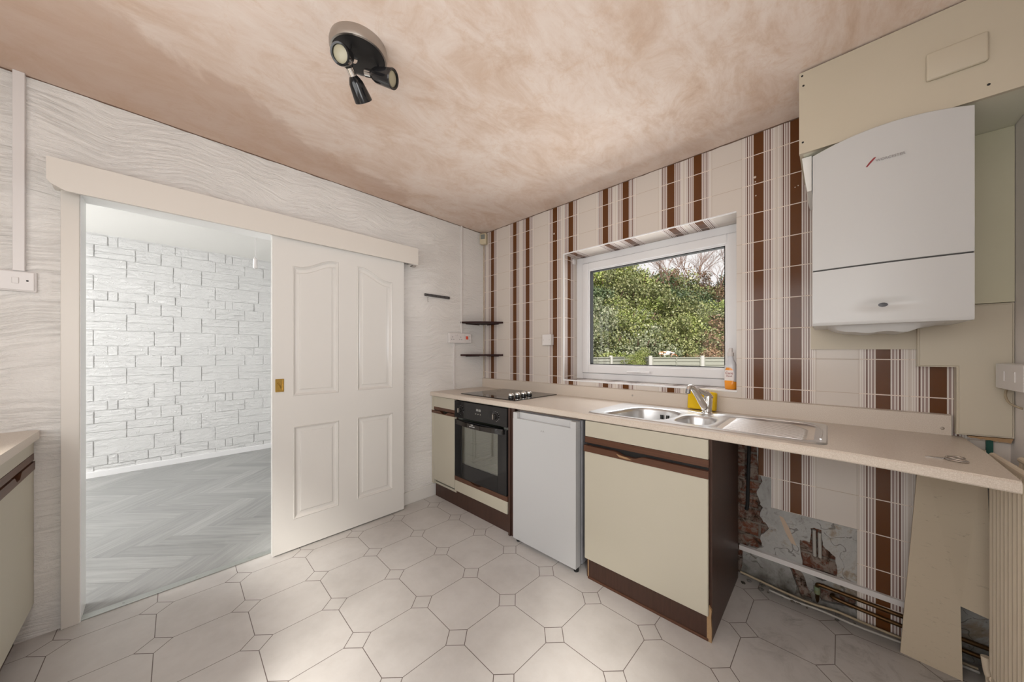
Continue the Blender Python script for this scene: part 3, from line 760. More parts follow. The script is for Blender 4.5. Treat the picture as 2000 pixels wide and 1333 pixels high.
# ================================================================== WORKTOP RUN
WT0, WT1 = .856, .889; RE = 2.905
sink_out = rrect(1.530, 2.518, -.545, -.085, .035, 5)
b = NB()
L0 = plate(b, [(.001, -.012), (.001, -.588), (1.4, -.583), (2.15, -.585), (2.564, -.600), (2.716, -.620), (2.892, -.650), (2.912, -.300), (2.914, -.012)], [rrect(1.60, 2.15, -.51, -.13, .03, 4)], lambda x, y: (x, y, WT1))
rg = L0[0]
ins = [b.verts.new((v.co.x, v.co.y - (.005 if v.co.y < -.5 else 0), WT1 - .006)) for v in rg]; bridge(b, rg, ins)
i2 = [b.verts.new((v.co.x, v.co.y, WT0 + .004)) for v in ins]; bridge(b, ins, i2)
i3 = [b.verts.new((v.co.x, v.co.y + (.003 if v.co.y < -.5 else 0), WT0)) for v in i2]; bridge(b, i2, i3)
h2 = [b.verts.new((v.co.x, v.co.y, WT0)) for v in L0[1]]; bridge(b, L0[1], h2)
ee = [b.edges.get((i3[i], i3[(i + 1) % len(i3)])) for i in range(len(i3))] + [b.edges.get((h2[i], h2[(i + 1) % len(h2)])) for i in range(len(h2))]
bmesh.ops.triangle_fill(b, use_beauty=True, edges=ee)
setp(obj('worktop', b, M['worktop']), 'long beige speckled laminate worktop under the window', 'worktop')
t = thing('upstand', 'beige laminate upstand strip along the back of the long worktop', 'upstand', (0, -.01, WT1))
b = NB(); prism(b, [(.002, .889), (2.888, .889), (2.888, .972), (.002, .975)], lambda x, z: (x, -.0005, z), lambda x, z: (x, -.019, z - (.004 if z > .95 else 0)))
obj('strip', b, M['worktop'], t)
for x, z in ((1.551, .935), (2.865, .915)): obj('screw', rev(NB(), (x, -.019, z), (x, -.0215, z), [(0, .006), (.001, .0055), (.0025, .003)], 12), M['satin'], t)

# hob
t = thing('ceramic_hob', 'black glass hob with four round knobs set in worktop', 'hob', (.63, -.27, WT1))
obj('glass_top', bx(.325, .935, -.512, -.040, WT1 + .0003, WT1 + .006, .0015), M['hob'], t)
b = NB()
for x, y, r in ((.47, -.39, .095), (.47, -.155, .072), (.70, -.155, .09), (.69, -.39, .072)):
    n = 40
    for r0, r1 in ((r, r - .0015), (r * .62, r * .62 - .001)):
        A = [b.verts.new((x + r0 * math.cos(2 * math.pi * k / n), y + r0 * math.sin(2 * math.pi * k / n), WT1 + .0063)) for k in range(n)]
        B_ = [b.verts.new((x + r1 * math.cos(2 * math.pi * k / n), y + r1 * math.sin(2 * math.pi * k / n), WT1 + .0063)) for k in range(n)]
        bridge(b, A, B_)
obj('cooking_zone_rings', b, M['zone'], t)
for y in (-.432, -.364, -.300, -.236):
    kb = obj('knob', rev(NB(), (.818, y, WT1 + .0058), (.818, y, WT1 + .04), [(0, .022), (.004, .022), (.010, .0195), (.024, .0175), (.029, .012), (.030, 0)], 24), M['black'], t, True)
    obj('knob_cap', rev(NB(), (.818, y, WT1 + .0345), (.818, y, WT1 + .045), [(-.012, .0192), (-.002, .0188), (.004, .015), (.007, .008), (.0076, 0)], 24), M['chrome'], kb, True)

# sink
t = thing('inset_sink', 'stainless steel one and a half bowl sink with drainer on the right', 'sink', (2.02, -.31, WT1))
def bowl_outline(kind):
    if kind == 1:
        return smooth_poly([(1.615, -.500), (1.632, -.395), (1.655, -.265), (1.700, -.195), (1.780, -.178), (1.870, -.190), (1.925, -.235), (1.938, -.330), (1.930, -.430), (1.905, -.495), (1.840, -.515), (1.700, -.517)])
    return smooth_poly([(1.965, -.420), (1.968, -.300), (1.995, -.258), (2.050, -.250), (2.102, -.275), (2.122, -.335), (2.122, -.430), (2.100, -.482), (2.040, -.492), (1.985, -.475)])
def smooth_poly(P, k=5):
    P = [Vector(p) for p in P]; n = len(P); out = []
    for i in range(n):
        a, b_, c, d = P[i - 1], P[i], P[(i + 1) % n], P[(i + 2) % n]
        for j in range(k):
            s = j / k; q = .5 * ((2 * b_) + (c - a) * s + (2 * a - 5 * b_ + 4 * c - d) * s * s + (3 * b_ - a - 3 * c + d) * s ** 3); out.append(tuple(q))
    return out
def ccw(p):
    A = sum(p[i - 1][0] * p[i][1] - p[i][0] * p[i - 1][1] for i in range(len(p))); return p if A > 0 else p[::-1]
o1, o2 = ccw(bowl_outline(1)), ccw(bowl_outline(2))
dr_ = ccw(rrect(2.150, 2.488, -.515, -.165, .05, 6))
SZ = WT1 + .004
b = NB(); L = plate(b, ccw(sink_out), [inset(o1, -.012), inset(o2, -.012), dr_], lambda x, y: (x, y, SZ))
rim = [b.verts.new((v.co.x * 1.0 + (.004 if v.co.x > 2 else -.004), v.co.y + (.004 if v.co.y > -.3 else -.004), WT1 + .0004)) for v in L[0]]; bridge(b, L[0], rim)
for i, (ol, depth) in enumerate(((o1, .15), (o2, .09))):
    prev = L[1 + i]
    for d, z in ((-.004, SZ - .001), (0, SZ - .005), (.003, SZ - .02), (.010, SZ - depth * .7), (.018, SZ - depth * .93), (.035, SZ - depth), (.06, SZ - depth - .003)):
        q = [b.verts.new((x, y, z)) for x, y in inset(ol, d)]; bridge(b, prev, q); prev = q
    e = [b.edges.get((prev[k], prev[(k + 1) % len(prev)])) for k in range(len(prev))]; bmesh.ops.triangle_fill(b, use_beauty=True, edges=e)
q = [b.verts.new((x, y, SZ - .006)) for x, y in inset(dr_, .008)]; bridge(b, L[3], q)
e = [b.edges.get((q[k], q[(k + 1) % len(q)])) for k in range(len(q))]; bmesh.ops.triangle_fill(b, use_beauty=True, edges=e)
obj('sink_body', b, M['steel'], t, True)
b = NB()
for k in range(14):
    y = -.492 + k * .0225; x1 = 2.462 - (.05 * max(0, k - 9) ** 1.3 / 6)
    tube(b, [(2.180, y, SZ - .0085), (2.20, y, SZ - .0050), (x1 - .015, y, SZ - .0045), (x1, y, SZ - .0085)], .0048, 10)
obj('drainer_ridges', b, M['steel'], t, True)
b = NB(); tube(b, smoothpts([(1.945, -.150, SZ), (2.02, -.185, SZ), (2.10, -.195, SZ), (2.18, -.150, SZ), (2.40, -.135, SZ), (2.47, -.16, SZ), (2.502, -.24, SZ), (2.502, -.46, SZ)], 8), .0035, 8); obj('raised_rib', b, M['steel'], t, True)
b = NB()
for k, dx in enumerate((-.022, -.012, .012, .022)): box(b, 1.825 + dx - .003, 1.825 + dx + .003, -.1915, -.1895, WT1 - .052, WT1 - .028)
obj('overflow_slots', b, M['rubber'], t)
for x, y, z, r in ((1.78, -.35, SZ - .151, .042), (2.045, -.37, SZ - .091, .028)):
    obj('waste', rev(NB(), (x, y, z - .004), (x, y, z + .01), [(0, r), (.004, r), (.005, r * .8), (.003, r * .5), (.003, 0)], 24), M['chrome'], t, True)

# tap
t = thing('mixer_tap', 'chrome single lever mixer tap at the back of the sink', 'tap', (2.035, -.150, SZ))
b = NB(); rev(b, (2.035, -.150, SZ), (2.045, -.148, SZ + .13), [(0, .029), (.006, .028), (.010, .0235), (.07, .0225), (.095, .021)], 28)
obj('tap_body', b, M['chrome'], t, True)
b = NB(); pts = smoothpts([(2.030, -.160, SZ + .030), (2.018, -.185, SZ + .065), (2.004, -.220, SZ + .110), (1.992, -.250, SZ + .140), (1.984, -.272, SZ + .146), (1.980, -.284, SZ + .132)], 5)
n = len(pts); tube(b, pts, [.020 - .008 * (i / (n - 1)) for i in range(n)], 16)
obj('spout', b, M['chrome'], t, True)
obj('nozzle', cyl(NB(), (1.980, -.282, SZ + .136), (1.979, -.288, SZ + .114), .0125, 18), mat('dark_chrome', (.35, .36, .38), .2, 1), t, True)
b = NB(); pts = smoothpts([(2.046, -.146, SZ + .085), (2.040, -.158, SZ + .103), (2.020, -.192, SZ + .118), (2.006, -.216, SZ + .132)], 4); n = len(pts)
tube(b, pts, [.0215 - .012 * (i / (n - 1)) ** .7 for i in range(n)], 16); obj('lever', b, M['chrome'], t, True)
# sponge on its edge against the upstand
b = NB(); box(b, -.074, .074, -.021, .021, 0, .104, .009, 4, M=Matrix.Translation((1.984, -.052, SZ + .0005)) @ Matrix.Rotation(math.radians(-3), 4, 'Z') @ Matrix.Rotation(math.radians(-8), 4, 'X'))
setp(obj('sponge', b, M['sponge'], smooth=True), 'bright yellow sponge standing behind the tap', 'sponge')
# scissors on the worktop
t = thing('scissors', 'small metal scissors lying closed on the right end of the worktop', 'scissors', (2.79, -.5, WT1))
b = NB()
prism(b, [(2.752, -.504), (2.790, -.500), (2.794, -.494), (2.790, -.493)], lambda x, y: (x, y, WT1 + .002), lambda x, y: (x, y, WT1 + .0035)); obj('blade', b, M['scissor'], t)
b = prism(NB(), [(2.752, -.504), (2.788, -.506), (2.795, -.500), (2.790, -.497)], lambda x, y: (x, y, WT1 + .0005), lambda x, y: (x, y, WT1 + .002)); obj('blade', b, M['scissor'], t)
for (cx, cy, a0) in ((2.818, -.470, .35), (2.815, -.512, -.2)):
    ca_, sa_ = math.cos(a0), math.sin(a0)
    ring_ = [(cx + .019 * math.cos(a) * ca_ - .0125 * math.sin(a) * sa_, cy + .019 * math.cos(a) * sa_ + .0125 * math.sin(a) * ca_, WT1 + .0035) for a in [k * 2 * math.pi / 20 for k in range(21)]]
    b = NB(); tube(b, ring_, .0026, 8); tube(b, [(2.790, -.498, WT1 + .003), (cx - .018 * ca_, cy - .018 * sa_, WT1 + .0035)], .0026, 8); obj('finger_loop', b, M['scissor'], t, True)
obj('pivot', cyl(NB(), (2.790, -.498, WT1 + .0005), (2.790, -.498, WT1 + .005), .003, 12), M['scissor'], t)
# washing-up bottle on the sill
bxx, byy, bz = 2.103, .085, WZ0 + .0005
t = thing('washing_up_bottle', 'clear plastic bottle with orange liquid and label on the window sill', 'bottle', (bxx, byy, bz))
def oval(bm, prof, sx, sy, mi=0, n=24, cap=True):
    rings = [[bm.verts.new((bxx + sx * r * math.cos(2 * math.pi * k / n), byy + sy * r * math.sin(2 * math.pi * k / n), bz + z)) for k in range(n)] for z, r in prof]
    for a, c in zip(rings, rings[1:]): bridge(bm, a, c, mi)
    if cap: bm.faces.new(rings[0]).material_index = mi; bm.faces.new(rings[-1]).material_index = mi
    return bm
obj('liquid', oval(NB(), [(0.0, .026), (.004, .0305), (.045, .0318)], 1, .62), M['orange'], t, True)
obj('bottle_body', oval(NB(), [(.0455, .0319), (.10, .0325), (.135, .031), (.155, .025), (.170, .016), (.185, .013), (.190, .013)], 1, .62), M['clearp'], t, True)
obj('cap', oval(NB(), [(.190, .015), (.195, .0165), (.212, .0155), (.213, .011), (.232, .011), (.238, .009), (.2385, 0)], 1, 1), M['plastic'], t, True)
b = NB(); n = 12; prof = [(.028, .0325, .55), (.05, .0332, .85), (.09, .0335, .95), (.11, .0325, .75), (.125, .0318, .4)]
rings = []
for z, r, wd in prof: rings.append([b.verts.new((bxx + r * math.cos(-math.pi / 2 + wd * (k / n - .5) * 2 - .25), byy + .62 * r * math.sin(-math.pi / 2 + wd * (k / n - .5) * 2 - .25), bz + z)) for k in range(n + 1)])
for j, (a, c) in enumerate(zip(rings, rings[1:])):
    for k in range(n): b.faces.new([a[k], a[k + 1], c[k + 1], c[k]]).material_index = (1 if j in (0, 3) else 0)
lb = obj('bottle_label', b, [M['labelw'], M['orange']], t, True)
txt('label_print', 'Care', .020, (bxx - .004, byy - .0215, bz + .093), Euler((math.pi / 2, 0, -.12)), M['logo_red'], lb, .0002)
txt('label_print', 'Hand', .014, (bxx - .004, byy - .0218, bz + .076), Euler((math.pi / 2, 0, -.12)), M['logo_red'], lb, .0002)

# ---- cabinets
YF = -.578
def rail_profile(bm, x0, x1, z0, z1, yf, scoop=None, top=True):
    """wooden finger-pull rail; scoop=(xc, half) cuts a dip in one edge"""
    poly = [(x0, z0), (x1, z0), (x1, z1)]
    if scoop and top:
        xc, hw, dp = scoop
        for k in range(13):
            s = 1 - k / 12; x = xc - hw + 2 * hw * s; e = min(1, 3 * min(s, 1 - s)); poly.append((x, z1 - dp * (e * e * (3 - 2 * e))))
    poly.append((x0, z1))
    prism(bm, poly, lambda x, z: (x, yf, z), lambda x, z: (x, yf + .020, z))
    return bm
PL = .10
# narrow unit in the corner
t = thing('base_cabinet', 'narrow cream base cabinet in the corner left of the oven', 'cabinet', (.18, -.3, 0))
b = NB(); box(b, .002, .018, -.560, -.02, .11, .853); box(b, .316, .332, -.560, -.02, .11, .853); box(b, .018, .316, -.560, -.02, .11, .126); box(b, .018, .316, -.03, -.02, .126, .85)
box(b, .002, .032, -.575, -.556, .112, .853)
obj('carcass', b, M['cream_lam'], t)
obj('filler_strip', bx(.003, .034, YF, YF + .01, .148, .852, .001), M['cream_lam'], t)
obj('false_drawer_front', bx(.037, .328, YF, YF + .018, .766, .852, .002), M['cream_lam'], t)
b = rail_profile(NB(), .003, .330, .741, .766, YF + .001); obj('upper_rail', b, M['rail_wood'], t)
dd = obj('door', bx(.037, .328, YF, YF + .018, .148, .712, .002), M['cream_lam'], t)
obj('finger_pull', rail_profile(NB(), .003, .330, .712, .736, YF - .002, (.185, .06, .018)), M['rail_wood'], dd)
# oven housing
t = thing('oven_housing', 'dark-sided cream oven housing cabinet with wooden rail below the oven', 'cabinet', (.64, -.3, 0))
b = NB(); box(b, .333, .345, -.560, -.02, .11, .853); box(b, .935, .952, -.575, -.02, .0, .853); box(b, .345, .935, -.560, -.02, .11, .126); box(b, .345, .935, -.560, -.02, .232, .248)
box(b, .952, .985, -.565, -.545, .0, .853)
obj('carcass', b, M['dark_wood'], t)
obj('lower_rail', rail_profile(NB(), .336, .932, .222, .254, YF - .002, (.60, .075, .014)), M['rail_wood'], t)
obj('drawer_front', bx(.337, .930, YF - .002, YF + .016, .138, .221, .002), M['cream_lam'], t)
b = bx(.024, .985, -.552, -.535, 0, .112, .001); setp(obj('plinth_board', b, M['dark_wood']), 'dark brown plinth board under the corner cabinet and oven', 'plinth')
# oven
t = thing('built_in_oven', 'black built-in single oven with two knobs and glass door', 'oven', (.635, -.3, .25))
OY = -.583
b = NB(); box(b, .348, .922, -.552, -.06, .256, .270); box(b, .348, .922, -.552, -.06, .838, .848); box(b, .348, .40, -.552, -.06, .27, .838); box(b, .87, .922, -.552, -.06, .27, .838); box(b, .40, .87, -.075, -.06, .27, .838)
obj('oven_cavity', b, mat('grey_oven_enamel', (.16, .17, .15), .3), t)
cp = obj('control_panel', bx(.338, .930, OY, OY + .030, .718, .846, .003), M['black'], t)
for x in (.420, .819):
    kb = obj('knob', rev(NB(), (x, OY, .780), (x, OY - .03, .780), [(0, .026), (.004, .025), (.006, .020), (.020, .018), (.022, .014), (.022, 0)], 26), M['blackm'], cp, True)
    b = NB(); box(b, x - .006, x + .006, OY - .030, OY - .018, .763, .797, .003); obj('knob_grip', b, M['satin'], kb)
    b = NB()
    for a in range(-4, 7):
        an = math.radians(90 + a * 36 if x < .5 else 90 - a * 28)
        box(b, x + .034 * math.cos(an) - .0012, x + .034 * math.cos(an) + .0012, OY - .0006, OY, .780 + .034 * math.sin(an) - .0012, .780 + .034 * math.sin(an) + .0012)
    obj('dial_marks', b, M['print_white'], cp)
txt('display', '88:88', .024, (.633, OY - .0004, .800), FY, mat('dim_display_segments', (.42, .42, .40), .4), cp)
for x in (.604, .630, .656): obj('button', cyl(NB(), (x, OY, .772), (x, OY - .003, .772), .0045, 12), M['satin'], cp)
# door frame + glass + bowed handle band
b = NB(); box(b, .342, .428, OY, OY + .026, .258, .700, .002); box(b, .838, .926, OY, OY + .026, .258, .700, .002)
box(b, .428, .838, OY, OY + .026, .258, .370, .002); box(b, .428, .838, OY, OY + .026, .664, .700, .002)
od = obj('oven_door', b, M['black'], t)
obj('door_glass', bx(.425, .841, OY + .004, OY + .009, .367, .667), M['oven_glass'], od)
b = NB(); n = 24
rows_ = []
for k in range(n + 1):
    s = k / n; x = .372 + s * .530; bow = math.sin(math.pi * s); yy = OY - .012 - .022 * bow
    zt = .705 - .012 * bow * .6; zb = .668 - .002 * bow
    rows_.append([b.verts.new(c) for c in ((x, yy, zt), (x, yy, zb), (x, yy + .006, zb), (x, yy + .006, zt))])
for a, c in zip(rows_, rows_[1:]): bridge(b, a, c)
b.faces.new(rows_[0]); b.faces.new(rows_[-1])
box(b, .376, .392, OY - .014, OY + .002, .675, .698); box(b, .884, .900, OY - .014, OY + .002, .675, .698)
dh = obj('door_handle', b, M['hob'], od, True)
txt('maker_mark', 'NW', .014, (.600, OY - .0342, .693), FY, M['print_white'], dh)
txt('maker_mark', 'NEW WORLD', .010, (.600, OY - .0344, .681), FY, M['print_white'], dh)
for z in (.404, .338 + .055):
    pass
for z in (.425, .375, .520):
    b = NB(); tube(b, [(.402, -.52, z), (.868, -.52, z)], .003, 6); tube(b, [(.402, -.10, z), (.868, -.10, z)], .002, 6)
    for k in range(12): tube(b, [(.43 + k * .037, -.52, z), (.43 + k * .037, -.10, z)], .0012, 5)
    obj('oven_rack', b, M['chrome'], t)

# fridge
t = thing('fridge', 'white undercounter fridge standing between the oven and sink cabinet', 'fridge', (1.25, -.3, 0))
b = bx(1.012, 1.498, -.548, -.05, .03, .842, .006); obj('cabinet_body', b, [M['fridge_side']], t)
obj('top_lid', bx(1.010, 1.500, -.565, -.05, .8425, .850, .002), mat('brown_dusty_top', (.16, .12, .10), .25), t)
b = NB(); FY0 = -.604
poly = rrect(1.009, 1.494, .026, .800, .004, 2)
prism(b, poly, lambda x, z: (x, FY0, z), lambda x, z: (x, FY0 + .045, z))
box(b, 1.009, 1.045, FY0, FY0 + .045, .798, .838, .003); box(b, 1.455, 1.494, FY0, FY0 + .045, .798, .838, .003); box(b, 1.045, 1.455, FY0 + .022, FY0 + .045, .798, .838, .003)
fd = obj('fridge_door', b, M['fridge'], t)
obj('door_gasket', bx(1.016, 1.494, FY0 + .0455, FY0 + .0555, .035, .832), M['fridge_side'], fd)
b = NB(); prism(b, [(1.240, .745), (1.247, .756), (1.253, .745), (1.247, .750)], lambda x, z: (x, FY0 - .0006, z), lambda x, z: (x, FY0 + .001, z))
prism(b, [(1.256, .745), (1.262, .758), (1.270, .745), (1.262, .750)], lambda x, z: (x, FY0 - .0006, z), lambda x, z: (x, FY0 + .001, z)); obj('badge', b, M['logo_grey'], fd)
for x in (1.03, 1.478):
    for y in (-.575, -.10): obj('foot', cyl(NB(), (x, y, 0), (x, y, .032), .014, 14), M['rubber'], t)
# sink cabinet
t = thing('sink_cabinet', 'wide cream sink base cabinet with broken wooden handle rail and dark side', 'cabinet', (1.85, -.3, 0))
SY = -.586
b = NB(); box(b, 2.144, 2.160, -.570, -.03, .0, .855)
box(b, 1.545, 1.561, -.570, -.03, .0, .855); box(b, 1.561, 2.144, -.570, -.03, .11, .126); box(b, 1.561, 2.144, -.04, -.03, .126, .60)
obj('carcass', b, M['dark_wood'], t)
obj('plinth_board', bx(1.562, 2.146, -.580, -.566, 0, .113, .001), M['dark_wood'], t)
b = bx(1.558, 2.148, -.584, -.566, 0, .012, .002); obj('plinth_bead', b, M['rail_wood'], t)
b = NB(); prism(b, [(2.142, 0), (2.160, 0), (2.1605, .05), (2.157, .10), (2.160, .135), (2.150, .150), (2.142, .14)], lambda x, z: (x, -.5815, z), lambda x, z: (x, -.570, z)); 
obj('worn_edge', b, M['chip'], t)
obj('worn_edge', bx(1.556, 1.562, -.581, -.570, 0, .11), M['chip'], t)
obj('false_drawer_front', bx(1.543, 2.148, SY, SY + .018, .768, .852, .002), M['cream_lam'], t)
obj('upper_rail', rail_profile(NB(), 1.543, 2.150, .736, .767, SY - .002), M['rail_wood'], t)
b = NB(); box(b, 1.545, 2.146, SY + .012, SY + .017, .690, .738); obj('shadow_gap_strip', b, M['blackm'], t)
dd = obj('door', bx(1.545, 2.150, SY - .010, SY + .008, .112, .690, .003), M['cream_lam'], t)
b = rail_profile(NB(), 1.543, 2.152, .690, .722, SY - .014, (1.80, .075, .014)); fp = obj('finger_pull', b, M['rail_wood'], dd)
b = NB(); prism(b, [(1.735, .712), (1.76, .708), (1.79, .706), (1.815, .699), (1.79, .697), (1.75, .700)], lambda x, z: (x, SY - .0155, z), lambda x, z: (x, SY - .013, z)); obj('splintered_patch', b, M['chip'], fp)
# small cream scraps of the lost cabinet's side: none

# ---- cabinet run along the camera-side wall, seen at lower left
t = thing('worktop', 'beige worktop corner over the cabinet at the left edge', 'worktop', (.7, -2.78, .856))
poly = [(.002, -3.088), (1.5, -3.088), (1.5, -2.474), (.035, -2.474), (.012, -2.482), (.002, -2.500)]
obj('worktop_board', prism(NB(), poly, lambda x, y: (x, y, .856), lambda x, y: (x, y, .889)), M['worktop'], t)
for i, (x0, x1) in enumerate(((.003, .497), (.500, .996), (1.0, 1.496))):
    labs = ('cream base cabinet with wooden handle rail at the left edge', 'second cream base cabinet along the wall behind the camera', 'third cream base cabinet along the wall behind the camera')
    t = thing('base_cabinet', labs[i], 'cabinet', ((x0 + x1) / 2, -2.8, 0))
    b = NB(); box(b, x0, x0 + .016, -3.08, -2.510, .11, .855); box(b, x1 - .016, x1, -3.08, -2.510, .11, .855); box(b, x0 + .016, x1 - .016, -3.08, -2.51, .11, .126); box(b, x0 + .016, x1 - .016, -2.525, -2.510, .70, .80)
    obj('carcass', b, M['cream_lam'], t)
    obj('false_drawer_front', bx(x0 + .001, x1 - .001, -2.510, -2.492, .791, .853, .002), M['cream_lam'], t)
    def rp(z0, z1, yo, sc, x0=x0, x1=x1):
        bm = rail_profile(NB(), x0, x1, z0, z1, 0, sc)
        for v in bm.verts: v.co.y = -2.510 + (.018 + yo) * (1 - v.co.y / .020)
        return bm
    obj('upper_rail', rp(.762, .790, 0, None), M['rail_wood'], t)
    dd = obj('door', bx(x0 + .001, x1 - .001, -2.510, -2.492, .148, .722, .002), M['cream_lam'], t)
    obj('finger_pull', rp(.722, .756, .003, ((x0 + x1) / 2, .05, .022)), M['rail_wood'], dd)
    obj('plinth_board', bx(x0, x1, -2.555, -2.540, 0, .112), M['dark_wood'], t)

# ================================================================== BOILER AND BOXING
t = thing('boiler', 'white wall-hung boiler with curved front above the worktop', 'boiler', (2.68, 0, 1.32))
def bow(x): s = (x - 2.476) / (2.879 - 2.476); return -.347 - .012 * (1 - (2 * s - 1) ** 2)
def crown(x): s = (x - 2.476) / (2.879 - 2.476); return 2.022 + .010 * s + .030 * (1 - (2 * s - 1) ** 2)
def curved(x0, x1, z0, z1, n=28, yb=-.052, rnd=.003, top=None):
    b = NB(); rows_ = []
    for k in range(n + 1):
        x = x0 + (x1 - x0) * k / n; y = bow(x); z1 = top(x) if top else z1
        rows_.append([b.verts.new(c) for c in ((x, yb, z0), (x, y + rnd, z0), (x, y, z0 + rnd), (x, y, z1 - rnd), (x, y + rnd, z1), (x, yb if not top else y + .004, z1))])
    for a, c in zip(rows_, rows_[1:]):
        for k in range(6): b.faces.new([a[k], a[(k + 1) % 6], c[(k + 1) % 6], c[k]])
    b.faces.new(rows_[0]); b.faces.new(rows_[-1]); return b
obj('back_casing', bx(2.478, 2.877, -.338, -.052, 1.33, 2.018, .002), M['boiler'], t)
cs = obj('upper_casing', curved(2.476, 2.879, 1.551, 2.042, top=crown), M['boiler'], t, True)
obj('shadow_line', curved(2.478, 2.877, 1.547, 1.552, yb=-.06, rnd=0.0005), M['boiler_gap'], t)
# lower flap with an oval dimple and a dark badge
b = NB(); nx, nz = 60, 34; vs = []
for j in range(nz + 1):
    z = 1.328 + (1.547 - 1.328) * j / nz; row = []
    for i in range(nx + 1):
        x = 2.476 + .403 * i / nx; y = bow(x)
        r = math.hypot((x - 2.682) / .066, (z - 1.397) / .017)
        dep = .010 * math.exp(-(r ** 2) * 1.1)
        tuck = .004 * max(0, (1.336 - z) / .008) ** 2
        row.append(b.verts.new((x, y + dep + tuck, z)))
    vs.append(row)
for j in range(nz):
    for i in range(nx): b.faces.new([vs[j][i], vs[j][i + 1], vs[j + 1][i + 1], vs[j + 1][i]])
for j in (0, nz):
    bk = [b.verts.new((v.co.x, -.06, v.co.z)) for v in vs[j]]
    for i in range(nx): b.faces.new([vs[j][i], vs[j][i + 1], bk[i + 1], bk[i]])
for i in (0, nx):
    bk = [b.verts.new((vs[j][i].co.x, -.06, vs[j][i].co.z)) for j in range(nz + 1)]
    for j in range(nz): b.faces.new([vs[j][i], vs[j + 1][i], bk[j + 1], bk[j]])
fl = obj('lower_flap', b, M['boiler'], t, True)
yb_ = bow(2.675) + .010
obj('sight_window', rev(NB(), (2.673, yb_, 1.396), (2.673, yb_ - .01, 1.396), [(0, .013), (.003, .0125), (.004, 0)], 24), mat('dark_grey_badge', (.05, .05, .06), .3), fl, True)
bpy.data.objects['sight_window'].data.transform(Matrix.Translation((2.673, 0, 1.396)) @ Matrix.Diagonal((1, 1, .62, 1)) @ Matrix.Translation((-2.673, 0, -1.396)))
# maker's mark: red slash and grey lettering
ly = bow(2.675) - .0008; lx = 2.628; lz = 1.928
b = NB(); prism(b, [(lx, lz - .012), (lx + .004, lz - .014), (lx + .012, lz - .004), (lx + .024, lz + .010), (lx + .027, lz + .015), (lx + .021, lz + .015), (lx + .010, lz + .003)], lambda x, z: (x, bow(x) - .001, z), lambda x, z: (x, bow(x) + .001, z))
obj('red_slash', b, M['logo_red'], cs)
o = txt('maker_name', 'WORCESTER', .0125, (2.690, bow(2.690) - .0030, lz + .001), Euler((math.pi / 2, 0, math.radians(-1))), M['logo_grey'], cs, .0004)
# white moulded tray under the boiler
b = NB(); n = 26; top = []; bot = []
for k in range(n + 1):
    s = k / n; x = 2.520 + .305 * s; y = bow(x) + .045
    dz = .030 * min(1, 5 * s, 3.2 * (1 - s) + .1) + .003 * math.sin(s * 20)
    top.append(b.verts.new((x, y, 1.329))); bot.append((b.verts.new((x, y + .02, 1.329 - dz)), b.verts.new((x, -.05, 1.329 - dz)), b.verts.new((x, -.05, 1.329))))
for k in range(n):
    b.faces.new([top[k], top[k + 1], bot[k + 1][0], bot[k][0]]); b.faces.new([bot[k][0], bot[k + 1][0], bot[k + 1][1], bot[k][1]]); b.faces.new([bot[k][1], bot[k + 1][1], bot[k + 1][2], bot[k][2]])
b.faces.new([top[0], bot[0][0], bot[0][1], bot[0][2]]); b.faces.new([top[-1], bot[-1][0], bot[-1][1], bot[-1][2]])
obj('drip_tray', b, M['boiler'], t, True)

t = thing('ceiling_boxing', 'cream painted boxing across the ceiling above the boiler', 'boxing', (2.73, -.17, 2.05))
FZ = 2.050
obj('front_panel', prism(NB(), [(2.433, FZ), (RX - .001, FZ - .004), (RX - .001, CZ - .004), (2.433, CZ - .008)], lambda x, z: (x, -.340, z), lambda x, z: (x, -.326, z)), M['cream_paint'], t)
obj('underside_panel', bx(2.445, RX - .001, -.326, -.002, FZ + .001, FZ + .013), mat('cream_paint_light_baked', (.76, .75, .62), .5), t)  # cream made paler to stand in for light bounced onto the underside
obj('side_panel', bx(2.434, 2.446, -.326, -.002, FZ, CZ - .008), M['cream_paint'], t)
vc = obj('vent_cover', bx(2.776, 2.906, -.354, -.339, 2.160, 2.254, .006, 3), M['cream_paint'], t, True)
for x, z in ((2.443, 2.372), (2.447, 2.330), (2.445, 2.095), (2.908, 2.085), (2.995, 2.085)): obj('screw', cyl(NB(), (x, -.339, z), (x, -.3415, z), .0038, 10), M['rubber'], t)
# pale wedge of casing left of the boiler, under the boxing
b = prism(NB(), [(2.440, 2.047), (2.472, 2.047), (2.472, 1.900), (2.458, 1.900), (2.450, 1.955)], lambda x, z: (x, -.30, z), lambda x, z: (x, -.05, z))
setp(obj('casing_offcut', b, M['white_wall']), 'pale tapered casing offcut between the striped tiles and boiler top', 'panel')

